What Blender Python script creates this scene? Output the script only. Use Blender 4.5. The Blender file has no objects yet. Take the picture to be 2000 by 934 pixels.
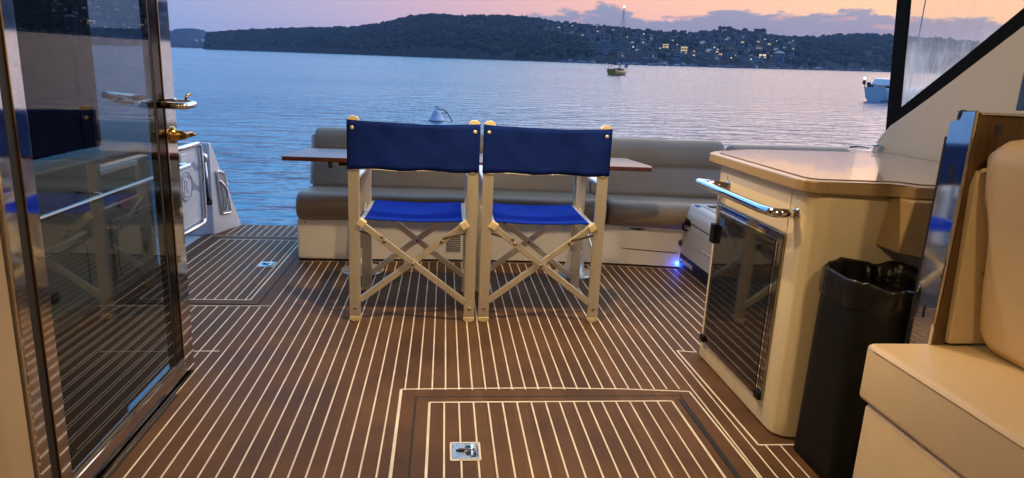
import bpy, bmesh, math, random
import numpy as np
from mathutils import Matrix, Vector, noise
from math import sin, cos, tan, atan, atan2, asin, sqrt, pi, radians, degrees

random.seed(7)
rng = np.random.default_rng(7)
scene = bpy.context.scene
COL = scene.collection

# ------------------------------------------------------------------ camera
# The cockpit is laid out in the boat's own axes (X starboard, Y aft, Z up, deck at z = 0);
# the boat floats slightly trimmed, so TRIM turns boat axes into level world axes (water at z = 0).
EYE = 1.14            # eye above the cockpit sole
EYE_W = 2.1           # eye above the water
PITCH, YAW, ROLL = radians(13.65), radians(6.17), radians(2.6)
FPIX = 1300.0 / 2000.0
fw = Vector((sin(YAW)*cos(PITCH), cos(YAW)*cos(PITCH), -sin(PITCH)))
r0 = Vector((cos(YAW), -sin(YAW), 0)); u0 = r0.cross(fw)
cr = r0*cos(ROLL) + u0*sin(ROLL)
cu = u0*cos(ROLL) - r0*sin(ROLL)
TILT = Vector((-0.016, -0.027, 0.9995)).normalized().rotation_difference(Vector((0, 0, 1))).to_matrix().to_4x4()
TRIM = Matrix.Translation((0, 0, EYE_W)) @ TILT @ Matrix.Translation((0, 0, -EYE))
cd = bpy.data.cameras.new('camera'); cam = bpy.data.objects.new('camera', cd); COL.objects.link(cam)
cd.sensor_fit = 'HORIZONTAL'; cd.sensor_width = 36; cd.lens = FPIX*36
cd.clip_start = 0.05; cd.clip_end = 20000
cb = Matrix((cr, cu, -fw)).transposed().to_4x4(); cb.translation = (0, 0, EYE)
cam.matrix_world = TRIM @ cb
scene.camera = cam

# ------------------------------------------------------------------ exposure, sky, afterglow
vs = scene.view_settings
vs.view_transform = 'Standard'; vs.look = 'None'; vs.exposure = 0.0; vs.gamma = 1.0; vs.use_curve_mapping = False
scene.cycles.use_denoising = True
scene.cycles.max_bounces = 8; scene.cycles.transparent_max_bounces = 12
scene.cycles.volume_bounces = 0
try: scene.cycles.sample_clamp_indirect = 6.0
except Exception: pass
GLOW_AZ = 48.0        # where the sun went down, degrees to starboard of aft

world = bpy.data.worlds.new('World'); scene.world = world; world.use_nodes = True
WN = world.node_tree; WN.nodes.clear()
def wn(t, **k):
    n = WN.nodes.new(t)
    for a, b in k.items(): setattr(n, a, b)
    return n
def wl(a, b): WN.links.new(a, b)
def wmath(op, a, b=None, c=None, clamp=False):
    n = wn('ShaderNodeMath', operation=op, use_clamp=clamp)
    for i, v in enumerate((a, b, c)):
        if v is None: continue
        if isinstance(v, (int, float)): n.inputs[i].default_value = v
        else: wl(v, n.inputs[i])
    return n.outputs[0]
def wramp(fac, stops, interp='LINEAR'):
    n = wn('ShaderNodeValToRGB'); cr_ = n.color_ramp; cr_.interpolation = interp
    while len(cr_.elements) > 1: cr_.elements.remove(cr_.elements[-1])
    for i, (p, c) in enumerate(stops):
        e = cr_.elements[0] if i == 0 else cr_.elements.new(p)
        e.position = p; e.color = (*c, 1)
    wl(fac, n.inputs[0]); return n.outputs[0]
def wmix(f, a, b):
    n = wn('ShaderNodeMix', data_type='RGBA')
    wl(f, n.inputs[0]); wl(a, n.inputs[6]) if not isinstance(a, tuple) else setattr(n.inputs[6], 'default_value', (*a, 1))
    wl(b, n.inputs[7]) if not isinstance(b, tuple) else setattr(n.inputs[7], 'default_value', (*b, 1))
    return n.outputs[2]
tc = wn('ShaderNodeTexCoord'); sep = wn('ShaderNodeSeparateXYZ'); wl(tc.outputs['Generated'], sep.inputs[0])
el = wmath('MULTIPLY', wmath('ARCSINE', sep.outputs[2]), 180/pi)               # elevation, degrees
az = wmath('MULTIPLY', wmath('ARCTAN2', sep.outputs[0], sep.outputs[1]), 180/pi) # 0 = aft, + = starboard
daz = wmath('ABSOLUTE', wmath('SUBTRACT', az, GLOW_AZ))
near = wmath('DIVIDE', daz, 180.0)                                             # 0 at the glow, 1 opposite
elf = wmath('POWER', wmath('DIVIDE', wmath('MAXIMUM', el, 0.0), 90.0), 0.5, clamp=True)
#   sqrt(el/90): 1 deg .105, 3 deg .18, 5 deg .236, 10 deg .33, 20 deg .47, 45 deg .71
low = wramp(near, [(0.0, (1.28, .76, .36)), (.10, (1.22, .70, .39)), (.19, (1.10, .58, .44)), (.26, (.80, .50, .56)),
                   (.32, (.56, .48, .66)), (.38, (.38, .45, .72)), (.46, (.28, .40, .70)), (1.0, (.12, .19, .38))])
mid = wramp(near, [(0.0, (2.7, 2.15, 2.0)), (.12, (2.6, 2.15, 2.05)), (.19, (1.85, 2.05, 2.4)), (.27, (.72, 1.60, 2.6)),
                   (.36, (.36, 1.05, 2.0)), (.46, (.24, .75, 1.6)), (1.0, (.10, .20, .48))])
top = wramp(near, [(0.0, (1.35, 1.35, 1.5)), (.20, (.95, 1.2, 1.6)), (.32, (.42, .98, 1.75)), (.45, (.20, .62, 1.35)), (1.0, (.10, .18, .42))])
f1 = wn('ShaderNodeMapRange', interpolation_type='SMOOTHSTEP'); wl(elf, f1.inputs[0]); f1.inputs[1].default_value = .222; f1.inputs[2].default_value = .37
f2 = wn('ShaderNodeMapRange', interpolation_type='SMOOTHSTEP'); wl(elf, f2.inputs[0]); f2.inputs[1].default_value = .42; f2.inputs[2].default_value = .85
sky = wmix(f2.outputs[0], wmix(f1.outputs[0], low, mid), top)
# bank of evening cloud low over the western shore
cmb = wn('ShaderNodeCombineXYZ'); wl(az, cmb.inputs[0]); wl(wmath('MULTIPLY', el, 2.2), cmb.inputs[1])
nz = wn('ShaderNodeTexNoise'); nz.inputs['Scale'].default_value = .75; nz.inputs['Detail'].default_value = 5; nz.inputs['Roughness'].default_value = .55
wl(cmb.outputs[0], nz.inputs['Vector'])
cv = wn('ShaderNodeFloatCurve'); cvm = cv.mapping; c0 = cvm.curves[0]
pts = [(-180, 0), (2, 0), (6.4, .32), (9.5, .36), (11.5, .385), (13.4, .43), (14.6, .40), (16, .33), (19, .335), (22, .39), (26, .38), (28, .37), (31, .41), (33, .39), (36, .35), (60, .30), (80, 0), (180, 0)]
for i, (a_, v_) in enumerate(pts):
    p_ = c0.points[i] if i < 2 else c0.points.new((a_+180)/360, v_)
    p_.location = ((a_+180)/360, v_)
    p_.handle_type = 'VECTOR' if a_ in (-180, 2, 80, 180) else 'AUTO'
cvm.update()
wl(wmath('DIVIDE', wmath('ADD', az, 180), 360), cv.inputs['Value'])
edge = wmath('ADD', wmath('MULTIPLY', cv.outputs[0], 10.0), wmath('MULTIPLY', wmath('SUBTRACT', nz.outputs[0], .5), 1.9))
d_ = wn('ShaderNodeMapRange', interpolation_type='SMOOTHSTEP'); wl(wmath('SUBTRACT', edge, el), d_.inputs[0]); d_.inputs[1].default_value = -.22; d_.inputs[2].default_value = .22
azf = wn('ShaderNodeMapRange', interpolation_type='SMOOTHSTEP'); wl(az, azf.inputs[0]); azf.inputs[1].default_value = 4.5; azf.inputs[2].default_value = 8.5
cmask = wmath('MULTIPLY', wmath('MULTIPLY', d_.outputs[0], azf.outputs[0]), .93)
nz2 = wn('ShaderNodeTexNoise'); nz2.inputs['Scale'].default_value = .42; nz2.inputs['Detail'].default_value = 4
cmb2 = wn('ShaderNodeCombineXYZ'); wl(az, cmb2.inputs[0]); wl(wmath('MULTIPLY', el, 4.5), cmb2.inputs[1]); cmb2.inputs[2].default_value = 4.3
wl(cmb2.outputs[0], nz2.inputs['Vector'])
hole = wn('ShaderNodeMapRange'); wl(nz2.outputs[0], hole.inputs[0]); hole.inputs[1].default_value = .58; hole.inputs[2].default_value = .70
ccol = wmix(hole.outputs[0], wramp(wmath('DIVIDE', el, 5.0, clamp=True), [(0, (.36, .29, .41)), (.45, (.26, .28, .43)), (.9, (.27, .32, .47))]), (.56, .37, .42))
sky = wmix(cmask, sky, ccol)
# a little of the physical twilight sky on top
nish = wn('ShaderNodeTexSky', sky_type='NISHITA'); nish.sun_disc = False
nish.sun_elevation = radians(1.0); nish.sun_rotation = radians(GLOW_AZ)
add = wn('ShaderNodeMix', data_type='RGBA', blend_type='ADD'); add.inputs[0].default_value = .01
wl(sky, add.inputs[6]); wl(nish.outputs[0], add.inputs[7])
bg = wn('ShaderNodeBackground'); bg.inputs[1].default_value = 1.0
wl(add.outputs[2], bg.inputs[0])
wo = wn('ShaderNodeOutputWorld'); wl(bg.outputs[0], wo.inputs[0])

sd = bpy.data.lights.new('sun', 'SUN'); so = bpy.data.objects.new('sun', sd); COL.objects.link(so)
sd.energy = 0.12; sd.angle = radians(30); sd.color = (1.0, .62, .45)
sdir = Vector((sin(radians(GLOW_AZ)), cos(radians(GLOW_AZ)), tan(radians(4))))
so.rotation_euler = sdir.to_track_quat('Z', 'Y').to_euler()

# ------------------------------------------------------------------ helpers
BOAT = []     # top-level things laid out in boat axes; trimmed at the end
def props(o, label=None, cat=None, group=None, kind=None):
    if label: o['label'] = label
    if cat: o['category'] = cat
    if group: o['group'] = group
    if kind: o['kind'] = kind
    return o
def thing(name, label, cat, loc=(0, 0, 0), group=None, boat=True):
    o = bpy.data.objects.new(name, None); COL.objects.link(o); o.location = loc
    o.empty_display_size = .1
    props(o, label, cat, group)
    if boat: BOAT.append(o)
    return o
def put(o, parent):
    o.parent = parent
    if parent is not None and parent.type == 'EMPTY':
        o.matrix_parent_inverse = Matrix.Translation(parent.location).inverted()
def mat(name, base=(.5, .5, .5), rough=.5, metal=0.0, spec=.5, coat=0.0, emit=None, es=0.0):
    m = bpy.data.materials.new(name); m.use_nodes = True
    b = m.node_tree.nodes['Principled BSDF']
    b.inputs['Base Color'].default_value = (*base, 1); b.inputs['Roughness'].default_value = rough
    b.inputs['Metallic'].default_value = metal; b.inputs['Specular IOR Level'].default_value = spec
    b.inputs['Coat Weight'].default_value = coat
    if emit: b.inputs['Emission Color'].default_value = (*emit, 1); b.inputs['Emission Strength'].default_value = es
    return m
def vary(m, scale=8, amt=.25, detail=4, stretch=(1, 1, 1), bump=0.0, bscale=None, rough=0.0, coord='Object', bdist=.01):
    """procedural unevenness: base colour, roughness and a fine bump"""
    nt = m.node_tree; b = nt.nodes['Principled BSDF']
    t = nt.nodes.new('ShaderNodeTexCoord'); mp = nt.nodes.new('ShaderNodeMapping'); mp.inputs['Scale'].default_value = stretch
    nt.links.new(t.outputs[coord], mp.inputs[0])
    n = nt.nodes.new('ShaderNodeTexNoise'); n.inputs['Scale'].default_value = scale; n.inputs['Detail'].default_value = detail
    n.inputs['Roughness'].default_value = .6
    nt.links.new(mp.outputs[0], n.inputs['Vector'])
    base = b.inputs['Base Color'].default_value[:3]
    r = nt.nodes.new('ShaderNodeValToRGB')
    r.color_ramp.elements[0].position = .28; r.color_ramp.elements[1].position = .72
    r.color_ramp.elements[0].color = (*[max(0, c*(1-amt)) for c in base], 1)
    r.color_ramp.elements[1].color = (*[min(1, c*(1+amt)) for c in base], 1)
    nt.links.new(n.outputs[0], r.inputs[0]); nt.links.new(r.outputs[0], b.inputs['Base Color'])
    if rough:
        mr = nt.nodes.new('ShaderNodeMapRange'); r0_ = b.inputs['Roughness'].default_value
        mr.inputs[3].default_value = max(0, r0_-rough); mr.inputs[4].default_value = min(1, r0_+rough)
        nt.links.new(n.outputs[0], mr.inputs[0]); nt.links.new(mr.outputs[0], b.inputs['Roughness'])
    if bump:
        n2 = nt.nodes.new('ShaderNodeTexNoise'); n2.inputs['Scale'].default_value = bscale or scale*10; n2.inputs['Detail'].default_value = 3
        nt.links.new(mp.outputs[0], n2.inputs['Vector'])
        bp = nt.nodes.new('ShaderNodeBump'); bp.inputs['Strength'].default_value = bump; bp.inputs['Distance'].default_value = bdist
        nt.links.new(n2.outputs[0], bp.inputs['Height']); nt.links.new(bp.outputs[0], b.inputs['Normal'])
    return m

class MB:
    """collects shapes and links them as ONE mesh object"""
    def __init__(s): s.bm = bmesh.new(); s.mi = 0
    def face(s, vs):
        try: f = s.bm.faces.new(vs); f.material_index = s.mi; return f
        except ValueError: return None
    def poly(s, pts, flip=False):
        v = [s.bm.verts.new(p) for p in pts]; return s.face(v[::-1] if flip else v)
    def box(s, lo, hi, r=0.0, seg=3, rot=None, org=None):
        x0, y0, z0 = lo; x1, y1, z1 = hi
        c = [(x0, y0, z0), (x1, y0, z0), (x1, y1, z0), (x0, y1, z0), (x0, y0, z1), (x1, y0, z1), (x1, y1, z1), (x0, y1, z1)]
        if rot is not None:
            o = Vector(org if org else ((x0+x1)/2, (y0+y1)/2, (z0+z1)/2)); c = [o + rot @ (Vector(p)-o) for p in c]
        v = [s.bm.verts.new(p) for p in c]
        fs = [s.face([v[i] for i in q]) for q in ((3, 2, 1, 0), (4, 5, 6, 7), (0, 1, 5, 4), (1, 2, 6, 5), (2, 3, 7, 6), (3, 0, 4, 7))]
        if r > 0:
            es = list({e for f in fs for e in f.edges})
            bmesh.ops.bevel(s.bm, geom=es, offset=r, segments=seg, affect='EDGES', profile=.5, material=s.mi)
        return s
    def bar(s, a, b, w, d, side=(0, 1, 0), r=0.0):
        """box-section bar from a to b; w across, d along `side`"""
        a = Vector(a); b = Vector(b); t = (b-a); L = t.length; t.normalize(); n = Vector(side); n = (n - t*n.dot(t)).normalized(); u = t.cross(n)
        m = Matrix((u, n, t)).transposed()
        lo = (-w/2, -d/2, 0); hi = (w/2, d/2, L)
        k = len(s.bm.verts)
        tmp = MB(); tmp.mi = s.mi; tmp.box(lo, hi, r, 2)
        for v in tmp.bm.verts: v.co = a + m @ v.co
        s.merge(tmp); return s
    def merge(s, o):
        o.bm.verts.ensure_lookup_table(); o.bm.verts.index_update()
        nv = [s.bm.verts.new(v.co) for v in o.bm.verts]
        for f in o.bm.faces:
            try:
                g = s.bm.faces.new([nv[v.index] for v in f.verts]); g.material_index = f.material_index; g.smooth = f.smooth
            except ValueError: pass
        o.bm.free(); return s
    def prism(s, pts, ax, a, b, r=0.0, seg=2):
        """polygon (list of 2D points) pushed along axis ax (0,1,2) from a to b"""
        def P(p, h):
            q = list(p); q.insert(ax, h); return q
        n = len(pts)
        v0 = [s.bm.verts.new(P(p, a)) for p in pts]; v1 = [s.bm.verts.new(P(p, b)) for p in pts]
        fs = [s.face(v0[::-1]), s.face(v1)] + [s.face([v0[i], v0[(i+1) % n], v1[(i+1) % n], v1[i]]) for i in range(n)]
        if r > 0:
            es = list({e for f in fs if f for e in f.edges})
            bmesh.ops.bevel(s.bm, geom=es, offset=r, segments=seg, affect='EDGES', profile=.5, material=s.mi)
        return s
    def tube(s, path, r, seg=12, cap=True, closed=False):
        P = [Vector(p) for p in path]; n = len(P); R = r if isinstance(r, (list, tuple)) else [r]*n
        rings = []; up = Vector((0, 0, 1)); prev = None
        for i in range(n):
            if closed: t = (P[(i+1) % n]-P[i-1])
            else: t = (P[min(i+1, n-1)]-P[max(i-1, 0)])
            if t.length < 1e-9: t = Vector((0, 0, 1))
            t.normalize()
            if prev is None:
                a = up if abs(t.dot(up)) < .9 else Vector((1, 0, 0)); u = t.cross(a).normalized()
            else:
                u = (prev - t*prev.dot(t)); u = u.normalized() if u.length > 1e-6 else t.orthogonal().normalized()
            prev = u; w = t.cross(u)
            rings.append([s.bm.verts.new(P[i]+R[i]*(u*cos(2*pi*k/seg)+w*sin(2*pi*k/seg))) for k in range(seg)])
        m = n if closed else n-1
        for i in range(m):
            A = rings[i]; B_ = rings[(i+1) % n]
            for k in range(seg):
                f = s.face([A[k], A[(k+1) % seg], B_[(k+1) % seg], B_[k]])
                if f: f.smooth = True
        if cap and not closed: s.face(rings[0][::-1]); s.face(rings[-1])
        return s
    def lathe(s, prof, c=(0, 0, 0), seg=24, axis=None):
        """profile of (radius, height) turned about z (or `axis`)"""
        q = Vector((0, 0, 1)).rotation_difference(Vector(axis)).to_matrix() if axis else Matrix.Identity(3)
        c = Vector(c); rings = []
        for (rad, h) in prof:
            rings.append([s.bm.verts.new(c + q @ Vector((max(rad, 1e-5)*cos(2*pi*k/seg), max(rad, 1e-5)*sin(2*pi*k/seg), h))) for k in range(seg)])
        for A, B_ in zip(rings, rings[1:]):
            for k in range(seg):
                f = s.face([A[k], A[(k+1) % seg], B_[(k+1) % seg], B_[k]])
                if f: f.smooth = True
        s.face(rings[0][::-1]); s.face(rings[-1]); return s
    def sweep(s, prof, x0, x1, r, n=6):
        """cushion: closed (y,z) profile swept along x with rounded ends"""
        cy = sum(p[0] for p in prof)/len(prof); cz = sum(p[1] for p in prof)/len(prof)
        ts = []
        for i in range(n+1):
            a = pi/2*i/n; ts.append((x0 + r*(1-sin(a)), r*(1-cos(a))))
        ts = ts[::-1]
        ts = [(x0 + r*(1-cos(pi/2*i/n)), r*(1-sin(pi/2*i/n))) for i in range(n+1)]
        ts += [(x0+(x1-x0)*k/28, 0) for k in range(1, 28) if r < (x1-x0)*k/28 < (x1-x0)-r]
        ts += [(x1 - r*(1-cos(pi/2*i/n)), r*(1-sin(pi/2*i/n))) for i in range(n, -1, -1)]
        rings = []
        for x, d in ts:
            ring = []
            for (y, z) in prof:
                v = Vector((y-cy, z-cz)); L = v.length; k = max(.05, (L-d)/L) if L > 0 else 1
                ring.append(s.bm.verts.new((x, cy+v.x*k, cz+v.y*k)))
            rings.append(ring)
        m = len(prof)
        for A, B_ in zip(rings, rings[1:]):
            for k in range(m):
                f = s.face([A[k], A[(k+1) % m], B_[(k+1) % m], B_[k]])
                if f: f.smooth = True
        s.face(rings[0][::-1]); s.face(rings[-1]); return s
    def out(s, name, mats, parent=None, smooth=False, bevel=0.0, autosmooth=None):
        bmesh.ops.recalc_face_normals(s.bm, faces=s.bm.faces[:])
        me = bpy.data.meshes.new(name); s.bm.to_mesh(me); s.bm.free()
        for m in (mats if isinstance(mats, (list, tuple)) else [mats]): me.materials.append(m)
        if smooth: me.polygons.foreach_set('use_smooth', [True]*len(me.polygons))
        o = bpy.data.objects.new(name, me); COL.objects.link(o)
        if bevel:
            b = o.modifiers.new('bevel', 'BEVEL'); b.width = bevel; b.segments = 2; b.limit_method = 'ANGLE'; b.angle_limit = radians(40)
            b.harden_normals = False
        if parent is not None: put(o, parent)
        return o
def solo(o, label, cat, group=None, kind=None, boat=True):
    props(o, label, cat, group, kind)
    if boat: BOAT.append(o)
    return o
def smoothed(pts, n=6, closed=False):
    """Chaikin-rounded polyline"""
    P = [Vector(p) for p in pts]
    for _ in range(n):
        Q = []
        if not closed: Q.append(P[0])
        rng_ = range(len(P)) if closed else range(len(P)-1)
        for i in rng_:
            a, b = P[i], P[(i+1) % len(P)]
            Q += [a*.75+b*.25, a*.25+b*.75]
        if not closed: Q.append(P[-1])
        P = Q
    return P
def fillet(pts, r, n=6, closed=False):
    P = [Vector(p) for p in pts]; out = []
    m = len(P)
    for i in range(m):
        if not closed and i in (0, m-1): out.append(P[i]); continue
        a, b, c = P[i-1], P[i], P[(i+1) % m]
        d1 = (a-b).normalized(); d2 = (c-b).normalized(); k = min(r, (a-b).length*.49, (c-b).length*.49)
        p0 = b+d1*k; p2 = b+d2*k
        for j in range(n+1):
            t = j/n; out.append(p0*(1-t)**2 + b*2*t*(1-t) + p2*t*t)
    return out
def words(name, txt, size, m, parent, mw, extrude=.0008, align='LEFT'):
    cu_ = bpy.data.curves.new(name, 'FONT'); cu_.body = txt; cu_.size = size; cu_.extrude = extrude; cu_.align_x = align
    tmp = bpy.data.objects.new('tmp', cu_); COL.objects.link(tmp)
    dg = bpy.context.evaluated_depsgraph_get(); dg.update()
    me = bpy.data.meshes.new_from_object(tmp.evaluated_get(dg)); bpy.data.objects.remove(tmp); bpy.data.curves.remove(cu_)
    me.transform(mw); me.materials.clear(); me.materials.append(m)
    o = bpy.data.objects.new(name, me); COL.objects.link(o)
    if parent is not None: put(o, parent)
    return o
def dup(root, loc=None, rotz=None, scale=None, label=None, group=None, boat=False):
    r = root.copy(); COL.objects.link(r)
    if loc is not None: r.location = loc
    if rotz is not None: r.rotation_euler = (0, 0, rotz)
    if scale is not None: r.scale = scale
    if label: r['label'] = label
    if group: r['group'] = group
    for ch in list(root.children):
        c = ch.copy(); COL.objects.link(c); c.parent = r
        for g in list(ch.children):
            d = g.copy(); COL.objects.link(d); d.parent = c
    if boat: BOAT.append(r)
    return r

# ------------------------------------------------------------------ materials
M = {}
def teak():
    """synthetic teak boards running fore and aft: each board its own tone, long grain, scuffs and damp patches"""
    m = mat('teak decking', (.1, .055, .03), .5, spec=.14); nt = m.node_tree; L = nt.links.new; P = nt.nodes['Principled BSDF']
    def N(t_, **k):
        n = nt.nodes.new(t_)
        for a_, v_ in k.items(): setattr(n, a_, v_)
        return n
    tcn = N('ShaderNodeTexCoord'); sp = N('ShaderNodeSeparateXYZ'); L(tcn.outputs['Object'], sp.inputs[0])
    a_ = N('ShaderNodeMath', operation='ADD'); L(sp.outputs[0], a_.inputs[0]); a_.inputs[1].default_value = 5-.024
    d = N('ShaderNodeMath', operation='DIVIDE'); L(a_.outputs[0], d.inputs[0]); d.inputs[1].default_value = .0499
    fl = N('ShaderNodeMath', operation='FLOOR'); L(d.outputs[0], fl.inputs[0])
    wn_ = N('ShaderNodeTexWhiteNoise', noise_dimensions='1D'); L(fl.outputs[0], wn_.inputs['W'])
    mp = N('ShaderNodeMapping'); mp.inputs['Scale'].default_value = (60, 3.5, 1); L(tcn.outputs['Object'], mp.inputs[0])
    g = N('ShaderNodeTexNoise'); g.inputs['Scale'].default_value = 1.6; g.inputs['Detail'].default_value = 6; g.inputs['Roughness'].default_value = .65; L(mp.outputs[0], g.inputs['Vector'])
    st_ = N('ShaderNodeTexNoise'); st_.inputs['Scale'].default_value = 3.2; st_.inputs['Detail'].default_value = 5; st_.inputs['Roughness'].default_value = .6; L(tcn.outputs['Object'], st_.inputs['Vector'])
    def mr(src, o0, o1, i0=.3, i1=.7):
        q_ = N('ShaderNodeMapRange'); L(src, q_.inputs[0]); q_.inputs[1].default_value = i0; q_.inputs[2].default_value = i1; q_.inputs[3].default_value = o0; q_.inputs[4].default_value = o1; return q_.outputs[0]
    f = N('ShaderNodeMath', operation='MULTIPLY'); L(mr(wn_.outputs['Value'], .87, 1.12, 0, 1), f.inputs[0]); L(mr(g.outputs[0], .90, 1.10), f.inputs[1])
    f2 = N('ShaderNodeMath', operation='MULTIPLY'); L(f.outputs[0], f2.inputs[0]); L(mr(st_.outputs[0], .72, 1.16, .34, .62), f2.inputs[1])
    sc3 = N('ShaderNodeVectorMath', operation='SCALE'); sc3.inputs[0].default_value = (.128, .0665, .0350); L(f2.outputs[0], sc3.inputs['Scale'])
    L(sc3.outputs[0], P.inputs['Base Color'])
    L(mr(st_.outputs[0], .52, .72), P.inputs['Roughness'])
    bp = N('ShaderNodeBump'); bp.inputs['Strength'].default_value = .15; bp.inputs['Distance'].default_value = .002; L(g.outputs[0], bp.inputs['Height']); L(bp.outputs[0], P.inputs['Normal'])
    return m
M['teak'] = teak()
M['caulk'] = vary(mat('cream caulking', (.80, .73, .60), .6), 9, .18, 6)
M['gap'] = mat('black hatch seam', (.008, .007, .006), .7)
M['white'] = vary(mat('white gelcoat', (.70, .68, .68), .32, coat=.2), 3, .05, bump=.03, bscale=8, rough=.08)
M['cream'] = vary(mat('cream gelcoat', (.72, .62, .44), .34, coat=.25), 2.5, .06, bump=.03, bscale=6, rough=.08)
M['fairing'] = vary(mat('ivory gelcoat fairing', (.50, .45, .37), .42, coat=.05), 2, .06, rough=.06)
M['stone'] = vary(mat('tan composite stone', (.36, .255, .135), .28, coat=.3), 260, .22, 3)
M['stone_top'] = vary(mat('polished composite stone top', (.42, .31, .22), .16, coat=.5), 260, .14, 3, rough=.05)
M['vinyl'] = vary(mat('taupe marine vinyl', (.255, .190, .130), .42, spec=.5), 6, .08, bump=.10, bscale=320, rough=.06, bdist=.001)
M['leather'] = vary(mat('cream leather', (.70, .54, .34), .42), 4, .07, bump=.16, bscale=260, rough=.07, bdist=.0012)
M['chrome'] = mat('polished stainless steel', (.72, .72, .72), .05, 1.0)
M['chrome_smudged'] = vary(mat('polished steel with smudges', (.74, .74, .75), .055, 1.0), 14, .10, rough=.045, bump=.02, bscale=9, bdist=.004)
M['steel'] = vary(mat('brushed steel plate', (.55, .55, .56), .28, 1.0), 40, .1, rough=.1)
M['alu'] = vary(mat('satin anodised aluminium', (.72, .69, .63), .36, .65), 30, .06, stretch=(1, 1, .1), rough=.08)
M['bolt'] = mat('steel bolt head', (.35, .30, .25), .3, 1.0)
M['capcream'] = mat('cream plastic cap', (.72, .62, .40), .45)
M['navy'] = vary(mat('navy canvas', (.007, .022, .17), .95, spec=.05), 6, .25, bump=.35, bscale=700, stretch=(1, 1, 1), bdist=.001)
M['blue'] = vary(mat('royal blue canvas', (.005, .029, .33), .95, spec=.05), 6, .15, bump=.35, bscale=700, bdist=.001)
M['snap'] = mat('cream press stud', (.75, .68, .52), .3, .3)
M['varnish'] = vary(mat('varnished mahogany', (.115, .030, .016), .30, spec=.35, coat=.25), 9, .45, 6, (1, 9, 1), rough=.05)
M['timber'] = vary(mat('varnished golden timber', (.075, .038, .014), .35, coat=.2), 6, .4, 5, (8, 8, 1), rough=.08)
M['black'] = vary(mat('black plastic', (.006, .006, .006), .5, spec=.18), 20, .3, bump=.05, bscale=90)
M['rubber'] = mat('black rubber seal', (.012, .011, .010), .6)
M['bag'] = vary(mat('black bin bag film', (.006, .006, .007), .34, spec=.35), 20, .2, bump=.45, bscale=22, bdist=.02)
M['canvas_black'] = vary(mat('black canvas', (.006, .006, .007), .9, spec=.08), 30, .3, bump=.2, bscale=300)
M['bronze'] = mat('dark bronzed steel', (.055, .035, .018), .12, 1.0)
M['brass'] = mat('gilded steel edge', (.50, .31, .11), .2, 1.0)
M['grey'] = vary(mat('grey moulded plastic', (.42, .41, .40), .5), 10, .06, bump=.08, bscale=220)
M['lidgrey'] = vary(mat('pale grey plastic lid', (.55, .56, .57), .42), 10, .05, bump=.06, bscale=200)
M['whiteprint'] = mat('white print', (.85, .85, .85), .5)
M['smoke'] = vary(mat('smoked glass', (.012, .012, .014), .05, spec=1.0), 3, .2, bump=.14, bscale=3.5, bdist=.006); M['darksteel'] = vary(mat('dark mirror steel', (.30, .29, .28), .07, 1.0), 9, .15, bump=.03, bscale=7, bdist=.005)
M['red'] = mat('red reflector', (.35, .02, .015), .25)
M['beige'] = vary(mat('beige cabin lining', (.42, .32, .20), .5), 3, .06, bump=.04, bscale=90)
M['lining'] = mat('pale headlining', (.66, .56, .42), .7)
M['hull'] = mat('white hull', (.75, .75, .76), .25, coat=.3)
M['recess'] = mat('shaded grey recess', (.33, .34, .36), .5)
M['logo'] = mat('pale etched emblem', (.60, .60, .62), .4)
M['logo_dark'] = mat('grey etched emblem', (.27, .29, .34), .45)
M['buoy'] = vary(mat('lilac faded buoy plastic', (.56, .54, .68), .45), 3, .15)
M['rope'] = vary(mat('weathered rope', (.05, .05, .06), .8), 40, .4)

def glassy(name, tint, ior, rough=0.0):
    m = bpy.data.materials.new(name); m.use_nodes = True; nt = m.node_tree; nt.nodes.clear()
    t = nt.nodes.new('ShaderNodeBsdfTransparent'); t.inputs[0].default_value = (*tint, 1)
    g = nt.nodes.new('ShaderNodeBsdfGlossy'); g.inputs['Roughness'].default_value = rough; g.inputs[0].default_value = (1, 1, 1, 1)
    lw = nt.nodes.new('ShaderNodeLayerWeight'); lw.inputs[0].default_value = .5
    pw = nt.nodes.new('ShaderNodeMath'); pw.operation = 'POWER'; nt.links.new(lw.outputs['Facing'], pw.inputs[0]); pw.inputs[1].default_value = 4.4
    f = nt.nodes.new('ShaderNodeMapRange'); nt.links.new(pw.outputs[0], f.inputs[0]); k0 = ((ior-1)/(ior+1))**2; f.inputs[3].default_value = k0; f.inputs[4].default_value = 1.0
    mx = nt.nodes.new('ShaderNodeMixShader'); o = nt.nodes.new('ShaderNodeOutputMaterial')
    nt.links.new(f.outputs[0], mx.inputs[0]); nt.links.new(t.outputs[0], mx.inputs[1]); nt.links.new(g.outputs[0], mx.inputs[2]); nt.links.new(mx.outputs[0], o.inputs[0])
    return m
M['doorglass'] = glassy('tinted door glass', (.50, .54, .55), 1.52, .002)
M['winglass'] = glassy('blue tinted window', (.10, .22, .38), 1.6, .01)
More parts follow.
